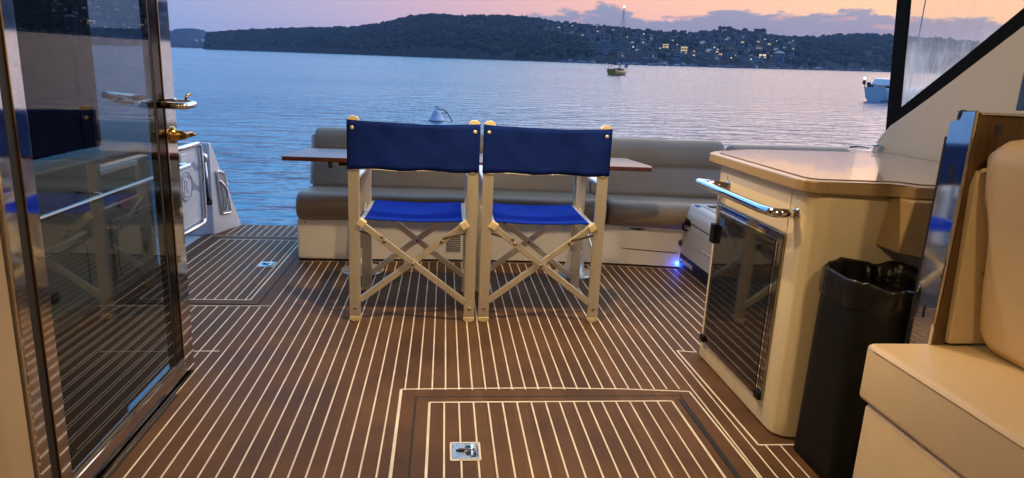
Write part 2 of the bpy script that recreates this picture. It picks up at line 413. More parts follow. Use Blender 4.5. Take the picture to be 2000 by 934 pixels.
def misty():
    m = bpy.data.materials.new('misted clear vinyl'); m.use_nodes = True; nt = m.node_tree; nt.nodes.clear()
    L = nt.links.new
    tcn = nt.nodes.new('ShaderNodeTexCoord')
    sp = nt.nodes.new('ShaderNodeSeparateXYZ'); L(tcn.outputs['Object'], sp.inputs[0])
    mp = nt.nodes.new('ShaderNodeMapping'); mp.inputs['Scale'].default_value = (1, 17, 4.5); L(tcn.outputs['Object'], mp.inputs[0])
    n1 = nt.nodes.new('ShaderNodeTexNoise'); n1.inputs['Scale'].default_value = 1.0; n1.inputs['Detail'].default_value = 6; n1.inputs['Roughness'].default_value = .7; L(mp.outputs[0], n1.inputs['Vector'])
    n2 = nt.nodes.new('ShaderNodeTexNoise'); n2.inputs['Scale'].default_value = 7; n2.inputs['Detail'].default_value = 5; L(tcn.outputs['Object'], n2.inputs['Vector'])
    # condensation lies thickest on the lower half of the curtain
    hz = nt.nodes.new('ShaderNodeMapRange'); hz.interpolation_type = 'SMOOTHSTEP'; L(sp.outputs[2], hz.inputs[0])
    hz.inputs[1].default_value = 1.47; hz.inputs[2].default_value = 1.25; hz.inputs[3].default_value = .10; hz.inputs[4].default_value = .80
    def mth(op, a, b):
        q = nt.nodes.new('ShaderNodeMath'); q.operation = op
        for i, v in enumerate((a, b)):
            if isinstance(v, (int, float)): q.inputs[i].default_value = v
            else: L(v, q.inputs[i])
        return q.outputs[0]
    streak = nt.nodes.new('ShaderNodeMapRange'); L(n1.outputs[0], streak.inputs[0]); streak.inputs[1].default_value = .36; streak.inputs[2].default_value = .64; streak.inputs[3].default_value = .45; streak.inputs[4].default_value = 1.05
    blot = nt.nodes.new('ShaderNodeMapRange'); L(n2.outputs[0], blot.inputs[0]); blot.inputs[1].default_value = .35; blot.inputs[2].default_value = .65; blot.inputs[3].default_value = .55; blot.inputs[4].default_value = 1.1
    fac = mth('MULTIPLY', mth('MULTIPLY', hz.outputs[0], streak.outputs[0]), blot.outputs[0])
    t = nt.nodes.new('ShaderNodeBsdfTransparent'); t.inputs[0].default_value = (.97, .96, .95, 1)
    tr = nt.nodes.new('ShaderNodeBsdfTranslucent'); tr.inputs[0].default_value = (.9, .9, .92, 1)
    df = nt.nodes.new('ShaderNodeBsdfDiffuse'); df.inputs[0].default_value = (.8, .8, .82, 1)
    a = nt.nodes.new('ShaderNodeMixShader'); a.inputs[0].default_value = .35; L(tr.outputs[0], a.inputs[1]); L(df.outputs[0], a.inputs[2])
    mx = nt.nodes.new('ShaderNodeMixShader'); L(fac, mx.inputs[0]); L(t.outputs[0], mx.inputs[1]); L(a.outputs[0], mx.inputs[2])
    o = nt.nodes.new('ShaderNodeOutputMaterial'); L(mx.outputs[0], o.inputs[0])
    return m
M['misty'] = misty()

# ------------------------------------------------------------------ the setting: water
def water_material():
    m = mat('harbour water', (.014, .085, .17), .15, spec=.5)
    nt = m.node_tree; b = nt.nodes['Principled BSDF']; b.inputs['IOR'].default_value = 1.50; L = nt.links.new
    g = nt.nodes.new('ShaderNodeNewGeometry')
    def layer(scale, stretch, rot, detail, strength, dist):
        mp = nt.nodes.new('ShaderNodeMapping'); mp.inputs['Scale'].default_value = stretch; mp.inputs['Rotation'].default_value = (0, 0, rot)
        L(g.outputs['Position'], mp.inputs[0])
        n = nt.nodes.new('ShaderNodeTexNoise'); n.inputs['Scale'].default_value = scale; n.inputs['Detail'].default_value = detail; n.inputs['Roughness'].default_value = .5
        L(mp.outputs[0], n.inputs['Vector'])
        bp = nt.nodes.new('ShaderNodeBump'); bp.inputs['Strength'].default_value = strength; bp.inputs['Distance'].default_value = dist
        L(n.outputs[0], bp.inputs['Height'])
        return bp
    # calm lanes and ruffled patches
    mpc = nt.nodes.new('ShaderNodeMapping'); mpc.inputs['Scale'].default_value = (.5, 1.6, 1); mpc.inputs['Rotation'].default_value = (0, 0, -.15); L(g.outputs['Position'], mpc.inputs[0])
    nc = nt.nodes.new('ShaderNodeTexNoise'); nc.inputs['Scale'].default_value = .035; nc.inputs['Detail'].default_value = 4; L(mpc.outputs[0], nc.inputs['Vector'])
    mr = nt.nodes.new('ShaderNodeMapRange'); L(nc.outputs[0], mr.inputs[0]); mr.inputs[1].default_value = .38; mr.inputs[2].default_value = .62; mr.inputs[3].default_value = .42; mr.inputs[4].default_value = 1.1
    a = layer(1.1, (.55, 1.3, 1), .25, 3, 1.0, .20)
    c = layer(4.5, (.6, 1.4, 1), -.2, 3, 1.0, .032)
    L(mr.outputs[0], a.inputs['Strength']); L(mr.outputs[0], c.inputs['Strength'])
    L(a.outputs[0], c.inputs['Normal']); L(c.outputs[0], b.inputs['Normal'])
    return m
b = MB()
S = 4200
b.poly([(-S, -S, 0), (S, -S, 0), (S, S, 0), (-S, S, 0)])
sea = b.out('water', water_material()); sea['kind'] = 'structure'

# ------------------------------------------------------------------ the setting: hills across the water
def sight(px, py):
    """world direction of a point of the 2000 x 934 photograph: (azimuth, elevation) in degrees"""
    d = fw + cr*((px-1000)/1300) - cu*((py-467)/1300)
    d = (TILT.to_3x3() @ d).normalized()
    return degrees(atan2(d.x, d.y)), degrees(asin(d.z))
crest_px = [(398, 86), (404, 72), (412, 67), (480, 62), (560, 58), (640, 58), (700, 56), (740, 51), (775, 44), (800, 37), (840, 33), (900, 36), (960, 35), (1000, 37),
            (1040, 41), (1080, 47), (1130, 53), (1200, 59), (1280, 66), (1340, 71), (1380, 67), (1430, 66), (1480, 70), (1540, 76), (1600, 76), (1640, 73), (1690, 71), (1725, 73), (1800, 78), (1900, 85), (2000, 95)]
shore_d = [(-20, 800), (-18.4, 780), (-10, 640), (-1, 500), (8, 430), (16, 400), (24, 430), (33, 560), (45, 640), (60, 700)]
cz = np.array([sight(*p) for p in crest_px]); caz, cel = cz[:, 0], cz[:, 1]
saz = np.array([p[0] for p in shore_d], float); sdd = np.array([p[1] for p in shore_d], float)
def shore(a): return float(np.interp(a, saz, sdd))
def depth_of_land(a): return float(np.interp(a, [-18.5, -16, -8, 0, 10, 30, 60], [40, 70, 110, 170, 230, 230, 260]))
def crest(a): return float(np.interp(a, caz, cel))
def land(a, r):
    S0 = shore(a); W = depth_of_land(a); t = (r-S0)/W
    Hc = (S0+W)*tan(radians(crest(a))) + EYE_W
    if t < 0: return -2.0
    cliff = 3.0*min(1, t/.03)
    x, y = r*sin(radians(a)), r*cos(radians(a))
    n = noise.noise(Vector((x*.02, y*.02, 1.3)))*4 + noise.noise(Vector((x*.06, y*.06, 7.7)))*1.6
    k = min(1, t)
    p = k**.8 if a > 3 else (k**.55)
    h = cliff + (Hc-3.0)*p + n*min(1, 5*k)*(1-.75*k)
    if t > 1: h -= (t-1)*30
    return h
def polar(a, r, z): return (r*sin(radians(a)), r*cos(radians(a)), z)
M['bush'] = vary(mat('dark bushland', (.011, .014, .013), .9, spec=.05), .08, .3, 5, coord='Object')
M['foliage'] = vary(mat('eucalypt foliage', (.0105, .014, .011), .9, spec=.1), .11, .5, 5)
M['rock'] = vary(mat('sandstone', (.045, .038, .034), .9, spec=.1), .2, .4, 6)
M['trunk'] = mat('grey bark', (.09, .075, .06), .9)
b = MB(); bm = b.bm; grid = []
A = np.concatenate([[-18.62], np.arange(-18.5, 58, .22)])
for i, a in enumerate(A):
    S0, W = shore(a), depth_of_land(a); row = []
    for t in [-.02, .0, .012, .03, .06, .1, .16, .23, .31, .4, .5, .6, .7, .8, .9, 1.0, 1.12, 1.6]:
        r = S0 + W*t + (noise.noise(Vector((a*1.3, t*3, 0)))*W*.02)
        z = land(a, r) if i > 0 else -1.0
        row.append(bm.verts.new(polar(a, r, z)))
    grid.append(row)
for i in range(len(grid)-1):
    for j in range(len(grid[0])-1):
        b.mi = 1 if j < 3 else 0
        f = b.face([grid[i][j], grid[i+1][j], grid[i+1][j+1], grid[i][j+1]])
        if f: f.smooth = True
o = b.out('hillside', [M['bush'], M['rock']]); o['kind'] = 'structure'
# far headland behind the cape
fh_px = [(-400, 52), (-100, 57), (60, 60), (200, 56), (300, 60), (335, 60), (370, 58), (392, 60), (410, 66), (430, 70), (520, 80)]
fz = np.array([sight(*p) for p in fh_px])
b = MB(); grid = []
for a in np.arange(-33, -12.5, .25):
    e = float(np.interp(a, fz[:, 0], fz[:, 1])) + .05*noise.noise(Vector((a*3, 0, 5)))
    row = []
    for t in [0, .02, .2, .4, .6, .8, 1.0, 1.3]:
        r = 1500 + 260*t; H = (1760*tan(radians(e))+EYE_W)
        z = -1 if t == 0 else (H*min(1, t)**.6 if t <= 1 else H-20)
        row.append(b.bm.verts.new(polar(a, r, z + (noise.noise(Vector((a*4, t*6, 2)))*3 if t > .02 else 0))))
    grid.append(row)
for i in range(len(grid)-1):
    for j in range(len(grid[0])-1):
        f = b.face([grid[i][j], grid[i+1][j], grid[i+1][j+1], grid[i][j+1]]); f.smooth = True
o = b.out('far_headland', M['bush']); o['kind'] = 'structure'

# ------------------------------------------------------------------ houses: sites first, so that the wood leaves room for them
def on_land(px, py):
    a, e = sight(px, py); S0, W = shore(a), depth_of_land(a)
    best = None
    for t in np.linspace(.03, 1.0, 120):
        r = S0+W*t; z = land(a, r)
        if degrees(atan((z-EYE_W)/r)) >= e: best = (a, r, z); break
    if best is None: r = S0+W; best = (a, r, land(a, r))
    return best
lit_sites = [(1117, 66), (1165, 67), (1227, 76), (1235, 90), (1256, 86), (1287, 101), (1358, 103), (1384, 108),
             (1399, 123), (1447, 90), (1464, 101), (1515, 103), (1466, 121), (1492, 82), (1550, 82), (1542, 88), (1451, 76), (1499, 94), (1345, 86), (1420, 84), (1215, 118), (1090, 60), (1140, 72), (1198, 64), (1272, 78), (1312, 84), (1325, 90), (1372, 92), (1436, 112), (1478, 88), (1508, 112), (1530, 100), (1395, 96), (1352, 118), (1430, 124), (1244, 104), (1275, 120)]
dark_sites = []
rr = random.Random(3)
for i_ in range(1400):
    x = rr.uniform(1060, 1545); y0 = np.interp(x, [p[0] for p in crest_px], [p[1] for p in crest_px])
    y1 = np.interp(x, [1060, 1150, 1180, 1520, 1545], [y0+14, y0+22, 112, 126, y0+40])
    y = rr.uniform(y0+3, max(y0+8, y1))
    if all(abs(x-q[0]) > 9+(i_ % 3)*4 or abs(y-q[1]) > 6 for q in dark_sites+lit_sites+[(1300, 95), (1335, 106), (1404, 110), (1482, 102), (1489, 115), (1520, 116), (1180, 78), (1330, 78)]):
        dark_sites.append((x, y))
    if len(dark_sites) >= 80: break
named_sites = [(1300, 95, 'big'), (1335, 108, 'block'), (1404, 110, 'long'), (1482, 102, 'hip'), (1489, 116, 'glow'), (1521, 118, 'blue'), (1182, 80, 'pale')]
all_sites = [on_land(*p[:2]) for p in lit_sites+dark_sites+named_sites]

# ------------------------------------------------------------------ the wood: one mass of crowns
ico = bmesh.new(); bmesh.ops.create_icosphere(ico, subdivisions=2, radius=1.0)
IV = np.array([v.co[:] for v in ico.verts]); IF = np.array([[v.index for v in f.verts] for f in ico.faces]); ico.free()
def crowns(name, centres, material):
    nv, nf = len(IV), len(IF); V = []; Fc = []
    for k, (c, r, h) in enumerate(centres):
        d = 1 + rng.uniform(-.28, .28, nv)
        v = IV*d[:, None]; v = v*np.array([r, r, h]) + np.array(c)
        V.append(v); Fc.append(IF + k*nv)
    V = np.concatenate(V); Fc = np.concatenate(Fc)
    me = bpy.data.meshes.new(name); me.vertices.add(len(V)); me.vertices.foreach_set('co', V.ravel())
    me.loops.add(Fc.size); me.loops.foreach_set('vertex_index', Fc.ravel().astype(np.int32))
    me.polygons.add(len(Fc)); me.polygons.foreach_set('loop_start', np.arange(0, Fc.size, 3, dtype=np.int32)); me.polygons.foreach_set('loop_total', np.full(len(Fc), 3, np.int32))
    me.update(calc_edges=True); me.materials.append(material); me.polygons.foreach_set('use_smooth', [True]*len(Fc))
    o_ = bpy.data.objects.new(name, me); COL.objects.link(o_); return o_
cs = []
for _ in range(6500):
    a = random.uniform(-18.3, 50); t = random.random()**1.15
    if random.random() < .28: t = random.uniform(.93, 1.0)
    S0, W = shore(a), depth_of_land(a); r = S0 + W*(.02+.98*t); z = land(a, r)
    rad = random.uniform(1.3, 2.9)*(1.0 if a > 3 else .85)
    ok = True
    for (ha, hr, hz) in all_sites:
        da = abs(a-ha)*pi/180*hr
        if da < 3.8+rad*.5 and -17 < r-hr < 3: ok = False; break
    if ok: cs.append(((r*sin(radians(a)), r*cos(radians(a)), z+rad*.3), rad, rad*random.uniform(.7, 1.15)))
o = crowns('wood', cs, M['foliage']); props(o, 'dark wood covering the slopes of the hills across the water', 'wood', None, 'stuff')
cs = []
for _ in range(420):
    a = random.uniform(-34, -14); t = random.choice([random.random(), 1.0]); r = 1500+260*t
    e = float(np.interp(a, fz[:, 0], fz[:, 1])); H = 1760*tan(radians(e))+EYE_W; rad = random.uniform(3, 6)
    cs.append((polar(a, r, H*max(t, .04)**.6 - 1), rad*1.4, rad*.7))
o = crowns('far_wood', cs, M['foliage']); props(o, 'hazy wood on the far low headland beyond the cape', 'wood', None, 'stuff')

# trees one can tell apart along the skyline
def leafy(mb, c, rx, rz, n, leaf, rnd):
    for _ in range(n):
        u = rnd.uniform(-1, 1); p = rnd.uniform(0, 2*pi); q = rnd.random()**.4
        s_ = sqrt(1-u*u); P = Vector(c)+Vector((rx*q*s_*cos(p), rx*q*s_*sin(p), rz*q*u))
        n_ = Vector((rnd.gauss(0, 1), rnd.gauss(0, 1), rnd.gauss(0, 1))).normalized(); t_ = n_.orthogonal().normalized(); w_ = n_.cross(t_)
        L_ = leaf*rnd.uniform(.6, 1.4)
        mb.poly([P-t_*L_, P+w_*L_*.6, P+t_*L_, P-w_*L_*.6])
def tree_proto(kind, rnd):
    t = thing('skyline_tree', 'x', 'tree', boat=False)
    tb = MB(); cb_ = MB()
    if kind == 'umbrella':
        tb.tube([(0, 0, -2), (.2, 0, 3), (0, .1, 5.5)], [.35, .28, .16], 7)
        for k in range(5):
            p = 2*pi*k/5+rnd.random(); R = rnd.uniform(1.5, 3.2); tb.tube([(0, 0, 4), (R*.5*cos(p), R*.5*sin(p), 5.4), (R*cos(p), R*sin(p), 6.2)], [.14, .1, .05], 5)
            leafy(cb_, (R*cos(p), R*sin(p), 6.5+rnd.uniform(-.3, .5)), 1.9, .75, 120, .38, rnd)
        leafy(cb_, (0, 0, 7.1), 2.4, .8, 160, .4, rnd)
    elif kind == 'pine':
        tb.tube([(0, 0, -2), (0, 0, 5), (0, 0, 10)], [.35, .25, .06], 7)
        for k in range(9):
            z = 1.5+k*.95; leafy(cb_, (0, 0, z), 2.0*(1-k/10)+.3, .5, 90, .34, rnd)
    else:
        tb.tube([(0, 0, -2), (.1, 0, 2), (0, .2, 4.5)], [.4, .3, .15], 7)
        for k in range(6):
            p = 2*pi*k/6+rnd.random(); R = rnd.uniform(.8, 2.2); z = rnd.uniform(3.4, 5.8)
            tb.tube([(0, 0, 2.2), (R*.6*cos(p), R*.6*sin(p), z-.8), (R*cos(p), R*sin(p), z)], [.16, .1, .05], 5)
            leafy(cb_, (R*cos(p), R*sin(p), z), 1.6, 1.3, 130, .4, rnd)
    tb.out('trunk', M['trunk'], t); cb_.out('crown', M['foliage'], t)
    return t
TLAB = {'umbrella': 'flat-topped umbrella tree standing on the hillside skyline', 'pine': 'pointed conifer standing on the hillside skyline', 'round': 'round-crowned gum tree standing on the hillside skyline'}
protos = {k: tree_proto(k, random.Random(i+11)) for i, k in enumerate(('umbrella', 'pine', 'round'))}
usedt = set()
def plant(kind, px, dy=0, s=1.0):
    a, e = sight(px, 60); r = shore(a)+depth_of_land(a)*.97
    loc = polar(a, r, land(a, r)-1.0+dy)
    if kind not in usedt: usedt.add(kind); o_ = protos[kind]; o_.location = loc; o_.scale = (s, s, s); o_.rotation_euler = (0, 0, px)
    else: o_ = dup(protos[kind], loc, px*1.7, (s, s, s))
    props(o_, TLAB[kind], 'tree', {'umbrella': 'umbrella trees along the skyline', 'pine': 'conifers along the skyline', 'round': 'round gum trees along the skyline'}[kind])
for px, s in [(1022, 1.0), (1036, .75), (1172, .8), (1395, 1.0), (1640, 1.25), (1676, 1.15), (1652, .8), (1608, .7), (960, .5), (905, .5), (870, .5), (790, .5)]: plant('umbrella', px, 0, s*.55)
for px, s in [(1024, .8), (1391, .7), (1608, .9), (1150, .55), (1447, .8), (1700, .8), (1233, .6), (1535, .6)]: plant('pine', px+3, 0, s*.7)
for px, s in [(1105, 1.0), (1122, 1.0), (1068, .7), (1265, 1.0), (1318, 1.1), (1336, 1.15), (1408, 1.4), (1424, 1.3), (1455, 1.2), (1490, 1.4), (1478, 1.2), (1509, .8), (1560, .8), (1585, .7), (1630, .9), (1190, .8), (1215, .7), (1290, .8), (1372, .9), (1440, .9), (620, .55), (568, .55), (655, .5), (735, .5)]: plant('round', px, 0, s*.85)

# ------------------------------------------------------------------ houses on the slope
M['hwall'] = vary(mat('pale render', (.30, .29, .29), .8), .7, .12)
M['hwall2'] = vary(mat('grey weatherboard', (.20, .20, .22), .8), .7, .12)
M['hblue'] = vary(mat('blue grey weatherboard', (.14, .20, .30), .8), .7, .12)
M['hbrick'] = vary(mat('brown brick', (.16, .09, .065), .85), .7, .2)
M['hroof'] = vary(mat('dark tiles', (.12, .09, .085), .8), .6, .2)
M['hroof2'] = vary(mat('grey metal roof', (.28, .29, .32), .6), .6, .1)
M['hdark'] = mat('dark window', (.02, .025, .035), .1)
M['hlit'] = mat('lamp-lit window', (.8, .6, .3), .5, emit=(1.0, .62, .22), es=.8)
M['hlit2'] = mat('bright lamp-lit window', (.8, .7, .5), .5, emit=(1.0, .72, .36), es=1.3)
M['rail'] = mat('balcony railing', (.2, .2, .2), .6)
def house(kind, wallm, roofm, lit, label, group=None, litm='hlit'):
    t = thing('house', label, 'house', boat=False, group=group)
    def roof_hip(w, d, z, h, ov=.5):
        q = MB(); w2, d2 = w/2+ov, d/2+ov; k = max(.2, w2-d2)
        P = [(-w2, -d2, z), (w2, -d2, z), (w2, d2, z), (-w2, d2, z), (-k, 0, z+h), (k, 0, z+h)]
        v = [q.bm.verts.new(p) for p in P]
        for f in ((0, 1, 5, 4), (1, 2, 5), (2, 3, 4, 5), (3, 0, 4), (3, 2, 1, 0)): q.face([v[i] for i in f])
        return q.out('roof', roofm, t)
    def win(x, z, w, h, y, on):
        q = MB(); q.box((x-w/2, y-.06, z), (x+w/2, y+.02, z+h)); return q.out('window', M[litm] if on else M['hdark'], t)
    def wall(x0, x1, y0, y1, z1): 
        q = MB(); q.box((x0, y0, -4), (x1, y1, z1)); return q.out('wall', wallm, t)
    def slab(x0, x1, y0, y1, z):
        q = MB(); q.box((x0, y0, z), (x1, y1, z+.18)); q.box((x0, y0, z+.18), (x1, y0+.06, z+.95)); return q.out('balcony', M['rail'], t)
    if kind == 'hip':
        wall(-4, 4, -3, 3, 4.8); roof_hip(8, 6, 4.8, 1.7)
        for i, (x, z) in enumerate(((-2.4, .7), (0, .7), (2.4, .7), (-2.4, 3.1), (0, 3.1), (2.4, 3.1))): win(x, z, 1.3, 1.2, -3, i in lit)
        slab(-3.8, 3.8, -4.0, -3.07, 2.5)
    elif kind == 'flat':
        wall(-4.5, 4.5, -3, 3, 5.6)
        q = MB(); q.box((-4.9, -3.6, 5.6), (4.9, 3.3, 5.9)); q.out('roof', roofm, t)
        for i, (x, z, w) in enumerate(((-2.6, .5, 2.6), (1.6, .5, 3.6), (-2.6, 3.2, 2.6), (1.6, 3.2, 3.6))): win(x, z, w, 1.8, -3, i in lit)
        slab(-4.4, 4.4, -4.2, -3.07, 2.6)
    elif kind == 'gable':
        q = MB(); q.prism([(-3.4, -4), (3.4, -4), (3.4, 3.0), (0, 5.0), (-3.4, 3.0)], 1, -3, 3); q.out('wall', wallm, t)
        q = MB()
        for sx in (-1, 1): q.prism([(0, 5.05), (sx*3.9, 2.76), (sx*3.9, 2.94), (0, 5.25)], 1, -3.4, 3.4)
        q.out('roof', roofm, t)
        for i, (x, z) in enumerate(((-1.6, .9), (1.6, .9), (0, 3.0))): win(x, z, 1.5, 1.2, -3, i in lit)
    elif kind == 'block':
        wall(-3.6, 3.6, -3, 3, 8.6)
        q = MB(); q.box((-3.9, -3.3, 8.6), (3.9, 3.3, 8.95)); q.out('roof', roofm, t)
        k = 0
        for z in (.6, 3.3, 6.0):
            for x in (-2.2, 0, 2.2): win(x, z, 1.75, 1.8, -3, k in lit); k += 1
        for z in (2.6, 5.3): slab(-3.4, 3.4, -4.0, -3.07, z)
    return t
def site(h, s, sc=1.0, first=False):
    a, r, z = s
    h.location = polar(a, r, z+.2); h.rotation_euler = (0, 0, -radians(a)); h.scale = (sc, sc, sc)
LITL = 'small house with lamp-lit windows among the trees of the hillside'
DRKL = 'small unlit house among the trees of the hillside'
lit_protos = [house('hip', M['hwall'], M['hroof'], (1,), LITL, 'lit houses on the hillside', 'hlit2'), house('flat', M['hwall2'], M['hroof2'], (3,), LITL, 'lit houses on the hillside'),
              house('gable', M['hbrick'], M['hroof'], (0,), LITL, 'lit houses on the hillside', 'hlit2'), house('hip', M['hwall2'], M['hroof2'], (3, 4), LITL, 'lit houses on the hillside')]
drk_protos = [house('hip', M['hwall'], M['hroof'], (), DRKL, 'unlit houses on the hillside'), house('flat', M['hwall'], M['hroof2'], (), DRKL, 'unlit houses on the hillside'),
              house('gable', M['hwall2'], M['hroof2'], (), DRKL, 'unlit houses on the hillside'), house('hip', M['hbrick'], M['hroof'], (), DRKL, 'unlit houses on the hillside'),
              house('flat', M['hblue'], M['hroof2'], (), DRKL, 'unlit houses on the hillside')]
for lst, sites in ((lit_protos, all_sites[:len(lit_sites)]), (drk_protos, all_sites[len(lit_sites):len(lit_sites)+len(dark_sites)])):
    for i, s in enumerate(sites):
        h = lst[i % len(lst)]
        if i >= len(lst): h = dup(h)
        site(h, s, .36+.20*((i*7) % 5)/4)
nm = all_sites[len(lit_sites)+len(dark_sites):]
site(house('flat', M['hwall'], M['hroof2'], (0, 1, 2, 3), 'two-storey house with both floors glowing warm, high to the left of the lit block'), nm[0], .50)
site(house('block', M['hwall'], M['hroof2'], tuple(range(9)), 'tall narrow block with its whole facade lit warm yellow above the shore', None), nm[1], .62)
site(house('flat', M['hbrick'], M['hroof'], (1, 2), 'brown long house with two wide lit windows, right of the lit block'), nm[2], .52)
site(house('hip', M['hwall'], M['hroof'], (3, 4, 5), 'tiled house with lit upper floor, above the brightest house'), nm[3], .55)
site(house('flat', M['hbrick'], M['hroof'], (0, 1, 2, 3), 'brightest house on the slope, wide windows shining yellow white', None, 'hlit2'), nm[4], .55)
site(house('hip', M['hblue'], M['hroof2'], (), 'pale blue weatherboard house close to the shore with no lights'), nm[5], .85)
site(house('flat', M['hwall'], M['hroof2'], (), 'wide pale unlit house behind the mast of the yellow sailboat'), nm[6], .75)
M['street'] = mat('street lamp head', (.9, .9, .9), .4, emit=(.9, 1.0, .85), es=5)
lamp0 = None
for px, py in [(1117, 62), (1165, 62), (1235, 108), (1547, 109), (1256, 80), (1515, 92), (1399, 119)]:
    a, r, z = on_land(px, py+4)
    if lamp0 is None:
        lamp0 = thing('street_lamp', 'street lamp shining white among the hillside houses', 'street lamp', boat=False, group='street lamps on the hillside')
        q = MB(); q.tube([(0, 0, -3), (0, 0, 4.2), (0, -.6, 4.6)], .06, 6); q.out('pole', M['rail'], lamp0)
        q = MB(); q.lathe([(.05, -.16), (.2, -.1), (.22, .02), (.1, .1)], (0, -.8, 4.6), 10); q.out('lamp_head', M['street'], lamp0); l_ = lamp0
    else: l_ = dup(lamp0)
    l_.location = polar(a, r-9, z+1.0); l_.rotation_euler = (0, 0, -radians(a))
# far lights on the far headland: two pale houses
for k, (px, py, lb) in enumerate([(396, 78, 'tiny white house on the far headland just left of the cape'), (384, 79, 'tiny white house on the far headland, further from the cape')]):
    h = house('hip', M['hwall'], M['hroof2'], (0, 2, 3), lb, None, 'hlit2'); a, e = sight(px, py)
    h.location = polar(a, 1520, 1520*tan(radians(e))+EYE_W-1); h.rotation_euler = (0, 0, -radians(a)); h.scale = (.6, .6, .6)

# ------------------------------------------------------------------ boats
def hull_mesh(L_, B_, D_, sheer=.25, tr=.75, stern_up=.0):
    """hull along y: stern at y = 0, bow at y = L; returns MB"""
    q = MB(); rings = []; n = 14
    for i in range(n+1):
        t = i/n; w = B_/2*(tr+(1-tr)*min(1, t*2.6)) if t < .45 else B_/2*max(.02, (1-((t-.45)/.55)**2.2))
        sh = D_*(1 + sheer*(2*(t-.4))**2); keel = -.25*D_*(1-((t-.4)/.75)**2 if t > .15 else .6+t)
        keel = max(keel, -.4) if t < .97 else .0
        yy = L_*t
        ring = []
        for s_ in (-1, 1):
            pr = [(w*.98, sh), (w, sh*.72), (w*.86, sh*.28), (w*.5, keel*.5), (0, keel)]
            pts_ = [(s_*a_, yy + (.10*L_*max(0, t-.8)*z_/D_), z_) for a_, z_ in pr]
            ring += pts_ if s_ < 0 else pts_[::-1][1:]
        rings.append([q.bm.verts.new(p) for p in ring])
    m_ = len(rings[0])
    for A_, C_ in zip(rings, rings[1:]):
        for k in range(m_-1):
            f = q.face([A_[k], A_[k+1], C_[k+1], C_[k]]); 
            if f: f.smooth = True
        q.face([A_[0], C_[0], C_[-1], A_[-1]])
    q.face(rings[0]); q.face(rings[-1][::-1]); return q
M['yhull'] = vary(mat('yellow hull paint', (.46, .24, .03), .35), 2, .15)
M['whull'] = vary(mat('white hull paint', (.62, .64, .68), .3), 2, .05); M['mhull'] = mat('darkened white hull', (.22, .23, .26), .5)  # moored hulls use a darker copy of the white hull paint
M['bluecover'] = vary(mat('blue boat canvas', (.04, .10, .28), .8), 3, .2)
M['mast'] = mat('painted mast', (.20, .20, .22), .5)
M['dkfit'] = mat('dark fittings', (.03, .035, .045), .5)
M['anchorlight'] = mat('masthead light', (1, 1, 1), .4, emit=(1, .95, .85), es=7)
a, e = sight(1193, 143); R_ = 100.0
t = thing('sailboat', 'yellow-hulled sailboat with bare mast and masthead light anchored mid-harbour', 'sailboat', boat=False)
hull_mesh(7.2, 2.15, .66, .75, .62).out('hull', M['yhull'], t)
q = MB(); q.box((-.92, 1.2, .60), (.92, 5.4, .66)); q.out('deck', M['whull'], t)
q = MB(); q.box((-.62, 2.6, .62), (.62, 4.9, 1.05), .12, 3); q.out('cabin', M['dkfit'], t, smooth=True)
q = MB(); q.tube([(0, 4.2, .95), (0, 4.2, 5.5), (.02, 4.15, 10.3)], [.075, .065, .045], 8); mst = q.out('mast', M['mast'], t)
q = MB(); q.tube([(-.6, 4.2, 6.2), (.6, 4.2, 6.2)], .03, 6); q.out('spreader', M['mast'], mst)
q = MB(); q.lathe([(.03, -.1), (.1, -.05), (.11, .04), (.04, .1)], (.02, 4.15, 10.4), 10); q.out('masthead_light', M['anchorlight'], mst)
q = MB(); q.tube([(0, 4.15, 1.75), (0, 2.5, 1.72), (0, .9, 1.7)], [.16, .19, .12], 8); q.out('boom_cover', M['bluecover'], t)
q = MB()
for s_ in (-1, 1):
    for yy in (1.0, 2.2): q.tube([(s_*.8, yy, .6), (s_*.8, yy, 1.75)], .03, 6)
q.tube([(-.8, 1.0, 1.75), (.8, 1.0, 1.75)], .03, 6); q.out('canopy_frame', M['mast'], t)
q = MB(); q.prism([(-.85, 1.72), (-.5, 1.9), (.5, 1.9), (.85, 1.72), (.5, 1.84), (-.5, 1.84)], 1, .9, 2.4); q.out('canopy', M['bluecover'], t)
q = MB(); q.tube([(.02, 4.15, 10.2), (0, 7.7, 1.25)], .014, 5); q.tube([(.02, 4.15, 10.2), (0, .1, 1.1)], .014, 5)
for s_ in (-1, 1): q.tube([(.02, 4.15, 10.0), (s_*.6, 4.2, 6.2), (s_*1.0, 4.1, 1.0)], .012, 5)
q.out('rigging', M['dkfit'], t)
q = MB(); q.prism([(6.5, .95), (7.4, 1.0), (7.5, 1.6), (7.2, 1.45)], 0, -.25, .25); q.out('furled_anchor_gear', M['bluecover'], t)
q = MB(); q.tube([(-.9, .15, .95), (-.92, .1, 1.75), (-.9, .5, 1.8)], .035, 6); q.out('stern_post', M['whull'], t)
t.location = polar(a, R_, 0.0); t.rotation_euler = (0, 0, radians(-13-20)); t.scale = (.93, .93, .93)

